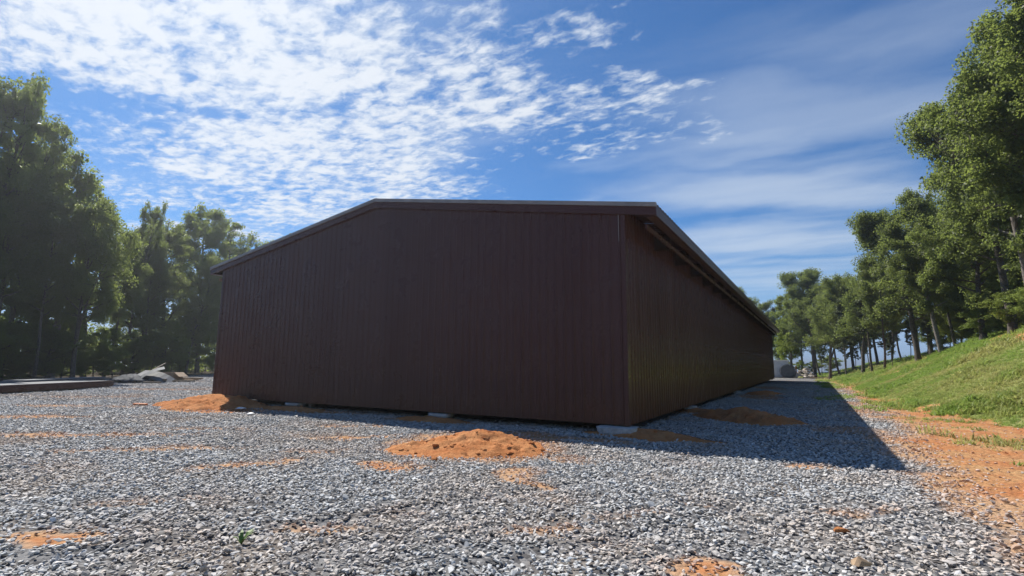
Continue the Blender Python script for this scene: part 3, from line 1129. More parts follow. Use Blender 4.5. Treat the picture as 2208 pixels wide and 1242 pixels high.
build_grass()


# ------------------------------------------------------------------ trees
def tube(V, Q, pts, rad, sides):
    pts = np.asarray(pts, float)
    base = sum(len(v) for v in V)
    n = len(pts)
    tang = np.gradient(pts, axis=0)
    tang /= np.linalg.norm(tang, axis=1)[:, None] + 1e-9
    ref = np.array([0.31, 0.95, 0.05])
    s = np.cross(tang, ref)
    s /= np.linalg.norm(s, axis=1)[:, None] + 1e-9
    t = np.cross(tang, s)
    ang = np.arange(sides) * 2 * math.pi / sides
    ring = pts[:, None, :] + np.asarray(rad)[:, None, None] * (np.cos(ang)[None, :, None] * s[:, None, :] + np.sin(ang)[None, :, None] * t[:, None, :])
    V.append(ring.reshape(-1, 3))
    i = np.arange(n - 1)[:, None] * sides
    j = np.arange(sides)[None, :]
    j2 = (j + 1) % sides
    Q.append(np.stack([base + i + j, base + i + j2, base + i + sides + j2, base + i + sides + j], -1).reshape(-1, 4))


def wander(rng, p0, d0, length, n, wob, lift=0.0):
    pts = [np.array(p0, float)]
    d = np.array(d0, float)
    d /= np.linalg.norm(d)
    for k in range(n):
        d = d + rng.normal(0, wob, 3) + np.array([0, 0, lift])
        d /= np.linalg.norm(d)
        pts.append(pts[-1] + d * length / n)
    return np.array(pts)


def make_tree(seed, H, cb, radius, shape, leaves, leaf, clump, n_limbs, trunk_r=None, lean=0.06, bare=0, fork=False, flat=0.55, gap=0.0):
    """returns (wood mesh data, leaf arrays); shape(t) gives the crown's width from its foot (0) to its top (1)"""
    rng = np.random.default_rng(seed)
    V, Q = [], []
    r0 = trunk_r or H * 0.016
    trunk = wander(rng, (0, 0, -0.3), (rng.normal(0, lean), rng.normal(0, lean), 1), H * 0.94 + 0.3, 14, 0.035 + lean * 0.25, 0.03)
    fr = np.linspace(0, 1, len(trunk))
    tr = r0 * (1 - fr) ** 0.8 + 0.015
    tr[0] *= 1.35
    tube(V, Q, trunk, tr, 8)
    tips = []
    stems = [(trunk, tr, 1.0)]
    if fork:
        k0 = int(len(trunk) * max(cb * 0.55, 0.2))
        a = rng.uniform(0, 6.28)
        st = wander(rng, trunk[k0], (0.42 * math.cos(a), 0.42 * math.sin(a), 1), H * 0.6, 10, 0.05, 0.03)
        sr = np.linspace(tr[k0] * 0.75, 0.02, len(st))
        tube(V, Q, st, sr, 7)
        stems.append((st, sr, 0.7))
    for (line, rr, wt) in stems:
        zs = line[:, 2]
        ga = rng.uniform(0, 6.28)
        for k in range(int(n_limbs * wt)):
            t = (k + rng.uniform(0.1, 0.9)) / (n_limbs * wt)
            zt = H * (cb + (0.97 - cb) * t ** 0.9)
            if zt > zs[-1] * 0.995 or zt < zs[0]:
                continue
            p = np.array([np.interp(zt, zs, line[:, a]) for a in range(3)])
            pr = float(np.interp(zt, zs, rr))
            ga += 2.4 + rng.normal(0, 0.35)
            up = 0.40 + 0.80 * t + rng.normal(0, 0.18)
            R_ = radius * shape(t) * rng.uniform(0.72, 1.18)
            if R_ < 0.15:
                continue
            d = np.array([math.cos(ga), math.sin(ga), up])
            limb = wander(rng, p, d, R_ * math.sqrt(1 + up * up * 0.5), 6, 0.13, 0.02)
            lr = np.linspace(min(pr * 0.55, 0.014 * H * 0.5), 0.012, len(limb))
            tube(V, Q, limb, lr, 5)
            if rng.random() < bare:
                for q in range(6):
                    s0 = limb[rng.integers(2, 6)]
                    tw = wander(rng, s0, limb[-1] - limb[2] + rng.normal(0, 0.8, 3), R_ * 0.5, 4, 0.2)
                    tube(V, Q, tw, np.linspace(0.014, 0.005, 5), 3)
                continue
            nb = max(4, int(6 + R_ * 2.6))
            for q in range(nb):
                f_ = rng.uniform(0.30, 1.0)
                s0 = np.array([np.interp(f_, np.linspace(0, 1, len(limb)), limb[:, a]) for a in range(3)])
                dd = (limb[-1] - limb[0])
                dd = dd / (np.linalg.norm(dd) + 1e-9) * 0.7 + rng.normal(0, 0.55, 3) + np.array([0, 0, 0.15])
                bl = R_ * rng.uniform(0.22, 0.42)
                br = wander(rng, s0, dd, bl, 3, 0.2)
                tube(V, Q, br, np.linspace(0.02, 0.006, 4), 3)
                if rng.random() > gap:
                    tips.append((br[-1], clump * rng.uniform(0.65, 1.2)))
                    if rng.random() < 0.6:
                        tips.append((br[-2], clump * rng.uniform(0.5, 0.9)))
            tips.append((limb[-1], clump * rng.uniform(0.7, 1.1)))
        tips.append((line[-1], clump * 0.8))
    T = np.array([t[0] for t in tips])
    S = np.array([t[1] for t in tips])
    w = S ** 2
    own = rng.choice(len(T), leaves, p=w / w.sum())
    off = rng.normal(0, 1, (leaves, 3))
    rad_ = rng.random(leaves) ** 0.5
    off = off / (np.linalg.norm(off, axis=1)[:, None] + 1e-9) * rad_[:, None]
    off[:, 2] *= flat
    c = T[own] + off * S[own][:, None]
    c[:, 2] -= 0.2 * (off[:, 0] ** 2 + off[:, 1] ** 2) * S[own]
    # leaf blades: bent rhombs facing mostly up and outward
    nrm = rng.normal(0, 0.75, (leaves, 3)) + np.array([0, 0, 0.55]) + off * 0.5
    nrm /= np.linalg.norm(nrm, axis=1)[:, None] + 1e-9
    a = np.cross(nrm, rng.normal(0, 1, (leaves, 3)))
    a /= np.linalg.norm(a, axis=1)[:, None] + 1e-9
    b = np.cross(nrm, a)
    ls = leaf * rng.uniform(0.6, 1.3, leaves)[:, None]
    p0, p2 = c - a * ls * 0.55, c + a * ls * 0.55 - nrm * ls * 0.15
    p1, p3 = c + b * ls * 0.32 + nrm * ls * 0.08, c - b * ls * 0.32 + nrm * ls * 0.08
    LV = np.stack([p0, p1, p2, p3], 1).reshape(-1, 3)
    LQ = np.arange(leaves * 4).reshape(-1, 4)
    ct = rng.random(len(T))
    tint = np.stack([np.clip(0.55 * ct[own] + 0.45 * rng.random(leaves), 0, 1), rng.random(leaves) ** 3, rng.random(leaves), np.ones(leaves)], 1)
    return np.concatenate(V), np.concatenate(Q), LV, LQ, tint


TREE = {}


def tree_kind(key, wood_mat, leaf_mat, H, **kw):
    WV, WQ, LV, LQ, tint = make_tree(H=H, **kw)
    wm = np_mesh('trunk', WV, WQ, M[wood_mat])
    wm.polygons.foreach_set('use_smooth', np.ones(len(wm.polygons), bool))
    lm = np_mesh('crown', LV, LQ, M[leaf_mat])
    a = lm.color_attributes.new('tint', 'FLOAT_COLOR', 'POINT')
    a.data.foreach_set('color', np.repeat(tint, 4, axis=0).astype(np.float32).ravel())
    TREE[key] = (wm, lm, H, float(LV[:, 2].max()))


def full(t):
    return 0.55 + 0.45 * math.sin(math.pi * min(1, 0.15 + t * 0.75)) if t < 0.75 else 1.0 - (t - 0.75) * 2.6


def oak(t):
    return max(0.25, math.sin(math.pi * (0.18 + 0.72 * t)))


def spire(t):
    return max(0.12, 1.0 - 0.85 * t)


def high(t):
    return max(0.3, math.sin(math.pi * (0.25 + 0.65 * t)))


tree_kind('full_a', 'bark', 'leaf_mid', 14, seed=1, cb=0.20, radius=2.5, shape=full, leaves=19000, leaf=0.175, clump=0.48, n_limbs=34, flat=0.8, gap=0.28)
tree_kind('full_b', 'bark', 'leaf_mid', 14, seed=2, cb=0.25, radius=2.1, shape=full, leaves=17000, leaf=0.17, clump=0.44, n_limbs=34, flat=0.8, gap=0.28)
tree_kind('full_c', 'bark', 'leaf_dark', 14, seed=3, cb=0.20, radius=2.4, shape=full, leaves=19000, leaf=0.175, clump=0.48, n_limbs=34, flat=0.8, gap=0.28)
tree_kind('full_d', 'pale_bark', 'leaf_bright', 11, seed=4, cb=0.20, radius=2.5, shape=oak, leaves=21000, leaf=0.165, clump=0.46, n_limbs=32, flat=0.8, gap=0.18)
tree_kind('oak_a', 'bark', 'leaf_mid', 13, seed=5, cb=0.22, radius=3.7, shape=oak, leaves=62000, leaf=0.15, clump=0.60, n_limbs=34, flat=0.85, gap=0.05)
tree_kind('oak_b', 'pale_bark', 'leaf_dark', 13, seed=6, cb=0.26, radius=3.3, shape=oak, leaves=56000, leaf=0.15, clump=0.58, n_limbs=32, flat=0.85, gap=0.05, bare=0.05)
tree_kind('oak_c', 'bark', 'leaf_dark', 12, seed=7, cb=0.26, radius=2.9, shape=high, leaves=42000, leaf=0.15, clump=0.60, n_limbs=28, flat=0.85, gap=0.06)
tree_kind('slim_a', 'bark', 'leaf_dark', 13, seed=8, cb=0.34, radius=2.3, shape=high, leaves=30000, leaf=0.15, clump=0.60, n_limbs=26, trunk_r=0.13, flat=0.85, gap=0.08)
tree_kind('slim_b', 'bark', 'needle', 13, seed=9, cb=0.28, radius=1.8, shape=spire, leaves=17000, leaf=0.16, clump=0.42, n_limbs=28, trunk_r=0.13, flat=0.45, gap=0.12)
tree_kind('fork_a', 'bark', 'leaf_mid', 12, seed=10, cb=0.32, radius=2.5, shape=high, leaves=34000, leaf=0.15, clump=0.60, n_limbs=26, trunk_r=0.17, fork=True, flat=0.85, gap=0.1)
tree_kind('shrub_a', 'bark', 'leaf_mid', 5, seed=11, cb=0.06, radius=1.7, shape=oak, leaves=9000, leaf=0.16, clump=0.42, n_limbs=20, trunk_r=0.05, flat=0.8)
tree_kind('shrub_b', 'bark', 'leaf_bright', 5, seed=12, cb=0.05, radius=1.9, shape=oak, leaves=9000, leaf=0.16, clump=0.45, n_limbs=20, trunk_r=0.05, flat=0.8)
tree_kind('sapling', 'bark', 'leaf_bright', 5, seed=13, cb=0.15, radius=1.4, shape=oak, leaves=5000, leaf=0.16, clump=0.42, n_limbs=16, trunk_r=0.05, flat=0.8)
tree_kind('russet', 'bark', 'leaf_russet', 12, seed=14, cb=0.25, radius=2.6, shape=oak, leaves=24000, leaf=0.16, clump=0.55, n_limbs=24, flat=0.75)

_trng = random.Random(99)


def plant(key, px, top, dist, label, name='broadleaf_tree', group=None, spin=None, wide=1.0, cat='tree', sink=0.0):
    x, y, g, hgt = spot(px, top, dist)
    wm, lm, H, lt = TREE[key]
    s = hgt / lt
    root = empty(name, (x, y, g - sink), _trng.uniform(0, 6.283) if spin is None else spin)
    root.scale = (s * wide, s * wide, s)
    for nm, me in (('trunk', wm), ('crown', lm)):
        o = bpy.data.objects.new(nm, me)
        COL.objects.link(o)
        o.parent = root
    tag(root, label, cat, group)
    return root


GL, GR = 'trees of the wood left of the barn', 'trees along the crest of the grass bank'
# left wood, front rank
plant('full_c', -45, 130, 45, 'dark broadleaf tree cut by the left edge, tallest of the left wood', group=GL, wide=0.75)
plant('full_b', 22, 185, 46, 'tall slim dark tree second from the left edge of the photo', group=GL, wide=0.7)
plant('full_a', 84, 246, 48, 'tall tree with a rounded top just left of the sunlit green crown', group=GL, wide=0.62)
plant('full_d', 172, 322, 49, 'sunlit bright green round crowned tree in the left wood', group=GL, wide=0.95)
plant('full_b', 232, 395, 55, 'lower tree on the right shoulder of the sunlit green crown', group=GL, wide=0.7)
plant('full_b', 306, 432, 60, 'slender pointed tree whose tip rises above its neighbours', group=GL, wide=0.5)
plant('full_c', 318, 470, 62, 'dark green tree around the slender pointed one', group=GL)
plant('full_a', 385, 466, 67, 'rounded tree midway between the pointed tree and the barn', group=GL)
plant('full_d', 458, 452, 73, 'light green tree with a narrow raised tuft near the barn eave', group=GL, wide=0.85)
plant('full_a', 520, 482, 77, 'spreading green tree directly above the barn left eave', group=GL)
plant('russet', 548, 520, 70, 'tree with yellowing russet leaves just over the barn roof edge', group=GL)
plant('full_b', 575, 512, 84, 'farthest green tree of the left wood touching the roof slope', group=GL)
plant('full_c', 625, 500, 92, 'distant treetop peeping above the middle of the left roof slope', group=GL)
plant('full_b', 690, 478, 98, 'small distant treetop farthest up the left roof slope', group=GL)
# left wood, the ranks behind
for px, top, d, k, lab, w_ in ((52, 330, 44, 'slim_a', 'thin bare stemmed tree leaning before the tall dark trees at far left', 0.9), (128, 420, 46, 'slim_a', 'slender dark trunk under the left edge of the sunlit green crown', 0.8),
                               (205, 430, 47, 'fork_a', 'forked dark trunk standing just right of the sunlit green crown', 0.8), (262, 480, 53, 'slim_a', 'thin trunk left of the slender pointed tree', 0.8),
                               (352, 520, 60, 'slim_a', 'thin trunk right behind the debris heap', 0.8), (425, 540, 64, 'fork_a', 'small forked tree nearest the barn on the left', 0.8)):
    plant(k, px, top, d, lab, group=GL, wide=w_)
for px, top, d, k, lab in ((-95, 220, 56, 'full_b', 'shady tree half outside the left edge behind the tallest dark one'), (12, 300, 62, 'full_c', 'shady tree seen through the gap right of the left edge tree'),
                           (135, 400, 64, 'full_a', 'shady tree filling in behind the sunlit green crown'),
                           (270, 485, 76, 'full_b', 'dark tree deep in the wood left of the slender pointed tree'),
                           (425, 510, 87, 'full_b', 'shady tree behind the light green one with the raised tuft'),
                           (492, 520, 92, 'full_c', 'shady tree in the wood directly behind the barn left corner')):
    plant(k, px, top, d, lab, group=GL)
UNDER = 'leafy green shrub of the undergrowth at the foot of the left wood'
_r = random.Random(5)
for i in range(24):
    px = -70 + i * 24 + _r.uniform(-12, 12)
    base = np.interp(px, [-100, 0, 160, 330, 455, 560], [42, 43.5, 48, 57, 66, 74])
    d = base + _r.uniform(-0.5, 4)
    plant(_r.choice(['shrub_a', 'shrub_b', 'shrub_b', 'sapling']), px, _r.uniform(670, 775), d, UNDER, name='shrub', group='shrubs of the undergrowth in the left wood', cat='shrub', wide=_r.uniform(1.0, 1.4))
plant('sapling', 378, 690, 62, 'yellow green sapling catching the sun behind the debris heap', name='sapling', cat='sapling')

def build_undergrowth():
    rng = np.random.default_rng(21)
    nc = 900
    y = rng.uniform(-30, 75, nc)
    xe = np.interp(y, WOOD_Y, WOOD_X)
    x = xe - 9 - rng.uniform(0, 16, nc)
    zt = rng.random(nc) ** 1.6 * 5.5 * (0.5 + 0.8 * fbm(x * 0.15, y * 0.15, 171, 3))
    r = rng.uniform(0.9, 1.7, nc)
    per = 75
    own = np.repeat(np.arange(nc), per)
    n = nc * per
    off = rng.normal(0, 1, (n, 3))
    off = off / np.linalg.norm(off, axis=1)[:, None] * (rng.random(n) ** 0.5)[:, None]
    c = np.stack([x[own], y[own], ground_z(x, y)[own] + zt[own] + 0.4], 1) + off * r[own][:, None]
    nrm = rng.normal(0, 0.8, (n, 3)) + np.array([0, 0, 0.5])
    nrm /= np.linalg.norm(nrm, axis=1)[:, None]
    a = np.cross(nrm, rng.normal(0, 1, (n, 3)))
    a /= np.linalg.norm(a, axis=1)[:, None]
    b = np.cross(nrm, a)
    ls = rng.uniform(0.2, 0.38, n)[:, None]
    V = np.stack([c - a * ls * .55, c + b * ls * .35, c + a * ls * .55 - nrm * ls * .15, c - b * ls * .35], 1).reshape(-1, 3)
    me = np_mesh('undergrowth', V, np.arange(n * 4).reshape(-1, 4), M['leaf_mid'])
    t = np.stack([np.clip(0.5 * rng.random(nc)[own] + 0.5 * rng.random(n), 0, 1), rng.random(n) ** 3, rng.random(n), np.ones(n)], 1)
    at = me.color_attributes.new('tint', 'FLOAT_COLOR', 'POINT')
    at.data.foreach_set('color', np.repeat(t, 4, axis=0).astype(np.float32).ravel())
    o = bpy.data.objects.new('undergrowth', me)
    COL.objects.link(o)
    tag(o, 'dense leafy undergrowth deep inside the left wood', kind='stuff')


build_undergrowth()

# right: crest of the bank
plant('oak_a', 2232, -25, 27, 'huge broadleaf tree filling the upper right corner', group=GR, wide=0.9)
PALE = plant('oak_b', 2150, 52, 29, 'large tree with a pale grey trunk near the right edge', group=GR, wide=0.76)
plant('oak_c', 2120, 215, 33, 'dense rounded tree between the pale trunk and the broad dark oak', group=GR, wide=0.95)
plant('full_c', 2215, 200, 31, 'dense dark tree behind the pale grey trunk', group=GR)
plant('oak_a', 2070, 330, 36, 'broad dark oak left of the pale trunked tree', group=GR, wide=0.95)
plant('oak_b', 1990, 385, 40, 'oak with a leaning thick trunk in the middle of the right row', group=GR, wide=0.9)
plant('oak_c', 1945, 430, 44, 'open crowned oak whose ragged edge stands against the sky', group=GR)
plant('slim_a', 2030, 470, 42, 'slim double stemmed tree between the oak and pale trunked tree', group=GR)
plant('slim_a', 1885, 560, 50, 'slender straight tree left of the open crowned oak', group=GR)
plant('slim_b', 1862, 590, 54, 'thin dark pine in the row of slender trunks', name='pine_tree', group=GR)
plant('fork_a', 1838, 555, 56, 'tree with a curved leaning trunk in the right row', group=GR)
plant('slim_b', 1810, 640, 60, 'small narrow pine standing alone against the pale sky', name='pine_tree', group=GR, wide=0.8)
plant('fork_a', 1772, 590, 66, 'tree with a forked trunk beyond the far end of the bank', group=GR)
plant('oak_c', 1740, 568, 72, 'airy topped tree with twin crowns rising behind the forked one', group=GR)
plant('full_d', 1695, 632, 74, 'bright green tree just right of the barn far end', group=GR)
plant('slim_a', 1652, 645, 86, 'small crowned tree emerging from behind the barn eave end', group=GR)
plant('oak_c', 1602, 608, 95, 'distant tree whose top shows above the descending eave', group=GR)
for px, top, d, k, lab in ((1905, 600, 62, 'slim_b', 'dark pine seen between the slender straight tree and the open oak'), (1925, 580, 60, 'slim_a', 'thin tree behind the trunk of the open crowned oak'),
                           (1957, 540, 58, 'oak_c', 'crown filling the gap behind the leaning thick trunk'), (2090, 500, 50, 'oak_c', 'shaded tree behind the broad dark oak'),
                           (2130, 460, 46, 'oak_a', 'shaded oak standing back between broad oak and pale trunk'), (2190, 400, 40, 'oak_b', 'shaded tree close behind the pale grey trunk'),
                           (2240, 360, 38, 'oak_a', 'shaded tree at the right edge behind the huge corner tree'), (1720, 650, 84, 'oak_c', 'far tree between the bright green tree and the twin crowned one'),
                           (1850, 620, 72, 'slim_b', 'far dark pine behind the tree with the curved trunk'), (2010, 540, 56, 'slim_b', 'dark pine between the leaning oak and the double stemmed tree'),
                           (2050, 560, 55, 'slim_a', 'thin far tree just left of the broad dark oak trunk'), (1825, 610, 74, 'oak_c', 'far rounded crown left of the curved trunk'),
                           (1795, 600, 70, 'slim_a', 'far slender tree right of the forked trunk'), (1875, 590, 66, 'oak_c', 'far crown behind the slender straight tree'),
                           (1980, 500, 52, 'oak_c', 'shaded crown right behind the leaning oak'), (1755, 620, 78, 'slim_a', 'far slender tree left of the forked trunk'),
                           (1680, 690, 88, 'oak_c', 'far low crown close to the barn far corner')):
    plant(k, px, top, d, lab, name='pine_tree' if k == 'slim_b' else 'broadleaf_tree', group=GR)
plant('shrub_b', 1790, 765, 88, 'rounded distant green bush seen under the forked tree', name='bush', cat='bush', wide=2.2)
plant('shrub_a', 1755, 778, 90, 'darker bush left of the rounded distant one', name='bush', cat='bush', wide=2.0)
for px, top, d, w_ in ((1815, 700, 68, 0.5), (1868, 690, 62, 0.6), (1902, 680, 60, 0.6), (1955, 690, 54, 0.7), (1918, 715, 50, 0.8), (1838, 720, 70, 0.6), (1990, 670, 50, 0.7), (1765, 715, 76, 0.6)):
    plant('slim_b', px, top, d, 'thin dark young pine standing among the slender trunks on the right', name='pine_tree', group='young pines among the slender trunks', wide=w_ * 1.3)
for px, top, d in ((2120, 650, 36), (2180, 610, 33), (2230, 600, 30), (2060, 650, 46), (2100, 640, 44), (2150, 630, 41), (2200, 610, 38), (2040, 680, 48), (2080, 610, 50), (2125, 600, 46), (2170, 580, 42), (2010, 690, 52), (2215, 560, 40), (1690, 770, 80), (1725, 775, 82)):
    plant('shrub_b', px, top, d, 'shady shrub among the trunks on the right', name='shrub', group='shrubs among the right hand trunks', cat='shrub', wide=1.35)
plant('sapling', 2238, 648, 27, 'light green sapling reaching in at the right edge', name='sapling', cat='sapling', wide=0.8)


def dead_limb(tree):
    rng = np.random.default_rng(3)
    def pt(px, py, dist):
        d = ray_dir(px, py)
        return CAM + d * (dist / math.hypot(d[0], d[1]))
    V, Q = [], []
    p0, p1 = pt(2110, 372, 28.6), pt(2030, 318, 28.2)
    main = np.linspace(p0, p1, 7) + rng.normal(0, 0.03, (7, 3))
    tube(V, Q, main, np.linspace(0.06, 0.02, 7), 5)
    for k in range(26):
        s0 = main[rng.integers(2, 7)]
        e = pt(rng.uniform(1983, 2035), rng.uniform(245, 345), rng.uniform(27.4, 29.0))
        tw = wander(rng, s0, e - s0, np.linalg.norm(e - s0) * rng.uniform(0.45, 1.0), 5, 0.12)
        tube(V, Q, tw, np.linspace(0.014, 0.005, 6), 3)
    me = np_mesh('bare_branch', np.concatenate(V), np.concatenate(Q), M['bark'])
    o = bpy.data.objects.new('bare_branch', me)
    COL.objects.link(o)
    o.parent = tree
    bpy.context.view_layer.update()
    o.matrix_parent_inverse = tree.matrix_world.inverted()
    o['label'] = 'leafless twiggy branch reaching left out of the crown'


dead_limb(PALE)


# ------------------------------------------------------------------ stacked sheets and debris by the left wood
def build_panel_stack():
    a, b = np.array([-25.2, -3.2]), np.array([-28.7, 2.9])
    c0 = (a + b) / 2
    ang = math.atan2(b[1] - a[1], b[0] - a[0])
    root = empty('sheet_stack', (c0[0] - 0.9, c0[1] - 0.5, gz(c0[0], c0[1])), ang)
    tag(root, 'long low stack of dark steel sheets with pale top lying at left wood edge', 'sheet stack')
    ln = 10.5
    sh = None
    for k in range(9):
        z = 0.10 + k * 0.032
        jx, jy = _r.uniform(-0.05, 0.05), _r.uniform(-0.03, 0.03)
        o = box('steel_sheet', -ln / 2 + jx - 2.2, ln / 2 + jx - 2.2, -0.95 + jy, 0.95 + jy, z, z + 0.026, M['steel'], root)
    box('cover_sheet', -ln / 2 - 2.0, ln / 2 - 2.4, -0.90, 0.96, 0.392, 0.402, M['galvanised'], root)
    for x in (-6, -3.5, -1, 1.6):
        box('bearer', x, x + 0.09, -0.9, 0.9, -0.03, 0.098, M['old_timber'], root)
    r2 = empty('sheet_stack', (-30.6, 1.0, gz(-30.6, 1.0)), ang + 0.05)
    tag(r2, 'smaller stack of pale grey sheets behind the long dark stack', 'sheet stack')
    for k in range(3):
        box('steel_sheet', -3.2 + 0.2 * k, 2.6 + 0.1 * k, -0.5, 0.5, 0.36 + k * 0.045, 0.39 + k * 0.045, M['galvanised'], r2)
    for x in (-2.6, 0, 2.2):
        box('bearer', x, x + 0.12, -0.5, 0.5, -0.03, 0.358, M['old_timber'], r2)


def crumple(name, seed, sx, sy, hgt, mat, parent=None, n=26, drop=1.0):
    """a sheet thrown over a heap, with folds and a ragged hem"""
    g = np.linspace(-1, 1, n)
    U, Vv = np.meshgrid(g, g)
    r = np.sqrt(U ** 2 + Vv ** 2)
    ridge = 1 - 2.2 * np.abs(fbm(U * 2.2 + seed, Vv * 2.2, seed, 3) - 0.5)
    Z = hgt * (np.clip(1.15 - r, 0, 1) ** 0.7 * (0.2 + 0.8 * ridge)) + 0.05 * hgt * fbm(U * 6, Vv * 6, seed + 3, 2)
    X = U * sx * (1 + 0.15 * (fbm(U * 2, Vv * 2, seed + 9, 2) - 0.5))
    Y = Vv * sy * (1 + 0.2 * (fbm(U * 2, Vv * 2, seed + 19, 2) - 0.5))
    verts = np.stack([X.ravel(), Y.ravel(), Z.ravel() + 0.02], 1)
    i = np.arange(n - 1)[None] + np.arange(n - 1)[:, None] * n
    q = np.stack([i, i + 1, i + n + 1, i + n], -1).reshape(-1, 4)
    c = (verts[q].mean(1))
    rr = np.hypot(c[:, 0] / sx, c[:, 1] / sy)
    q = q[rr < 1.05]
    me = np_mesh(name, verts, q, mat)
    o = bpy.data.objects.new(name, me)
    COL.objects.link(o)
    if parent:
        o.parent = parent
    sol = o.modifiers.new('thickness', 'SOLIDIFY')
    sol.thickness = 0.012
    return o


def place(o, px, dist, dz=0.0, rz=0.0):
    x, y, g, _ = spot(px, 780, dist)
    o.location = (x, y, g + dz)
    o.rotation_euler[2] = rz
    return o


def build_debris():
    t = crumple('tarp', 31, 1.3, 0.9, 0.6, M['blue_tarp'], n=13)
    place(t, 285, 41.5, 0, 0.4)
    tag(t, 'dark blue grey tarpaulin crumpled at the left end of the debris heap', 'tarpaulin')
    t = crumple('tarp', 47, 1.5, 1.0, 0.8, M['grey_tarp'], n=11)
    place(t, 328, 42.5, 0, -0.5)
    tag(t, 'light grey plastic sheet thrown over the middle of the debris heap', 'tarpaulin')
    # bent sheets leaning on the heap
    for px, d, rx, ry, rz, lab in ((338, 41.5, 0.45, 0.35, 0.5, 'bent pale metal sheet leaning on the right of the grey plastic'),
                                   (322, 41.2, 0.2, -0.5, 1.1, 'bent pale metal sheet lying low before the grey plastic')):
        v, f = [], []
        for k in range(7):
            a = k / 6
            for s in (-0.42, 0.42):
                v.append((a * 2.2 - 1.1, s, 0.35 * math.sin(a * 2.4)))
        for k in range(6):
            f.append((2 * k, 2 * k + 2, 2 * k + 3, 2 * k + 1))
        o = mesh_obj('metal_sheet', v, f, M['galvanised'])
        o.modifiers.new('thickness', 'SOLIDIFY').thickness = 0.01
        place(o, px, d, 0.25, rz)
        o.rotation_euler = (rx, ry, rz)
        tag(o, lab, 'metal sheet')
    # carton with flaps
    e = empty('carton')
    place(e, 373, 43.5, 0.02, 0.35)
    tag(e, 'open brown carton standing right of the grey plastic sheet', 'carton')
    for nm, a in (('side', (-0.55, 0.55, -0.4, -0.38, 0, 0.62)), ('side', (-0.55, 0.55, 0.38, 0.4, 0, 0.62)), ('side', (-0.55, -0.53, -0.378, 0.378, 0, 0.62)), ('side', (0.53, 0.55, -0.378, 0.378, 0, 0.62)), ('bottom', (-0.528, 0.528, -0.378, 0.378, 0.0, 0.02))):
        box(nm, *a, M['card'], e)
    fl = box('flap', 0, 0.5, -0.4, 0.4, 0, 0.015, M['card'], e)
    fl.location = (0.552, 0, 0.6)
    fl.rotation_euler = (0, 0.6, 0)
    # timbers
    specs = [(300, 40.8, 3.6, 0.3, 0.06, 'long dark timber lying along the front of the debris heap'), (360, 42.2, 4.2, 0.42, 0.10, 'dark timber lying under the brown carton'),
             (392, 44.0, 3.2, 0.5, 0.18, 'pale sawn board at the right end of the debris heap'), (405, 44.6, 2.2, 0.2, 0.06, 'short pale board farthest right beside the debris heap'),
             (338, 42.9, 2.0, 2.1, 0.92, 'thin stick poking out of the top of the debris heap'),
             (352, 41.8, 2.6, -0.3, 0.22, 'weathered board slanting down from the grey plastic sheet'), (383, 43.2, 1.8, 1.2, 0.2, 'grey board end on beside the brown carton'),
             (275, 41.0, 2.4, 0.8, 0.12, 'weathered board under the dark blue tarpaulin'), (395, 43.0, 2.6, 0.1, 0.12, 'pale board in front of the brown carton')]
    for i, (px, d, ln, rz, dz, lab) in enumerate(specs):
        o = box('board', -ln / 2, ln / 2, -0.1, 0.1, -0.05, 0.06, M['old_timber'] if i in (0, 1, 4, 5, 7) else M['timber'], None, 0.008)
        place(o, px, d, dz, rz)
        if i == 4:
            o.scale = (1, 0.4, 0.6)
            o.rotation_euler = (0, -0.35, rz)
        tag(o, lab, 'board')


build_panel_stack()
build_debris()


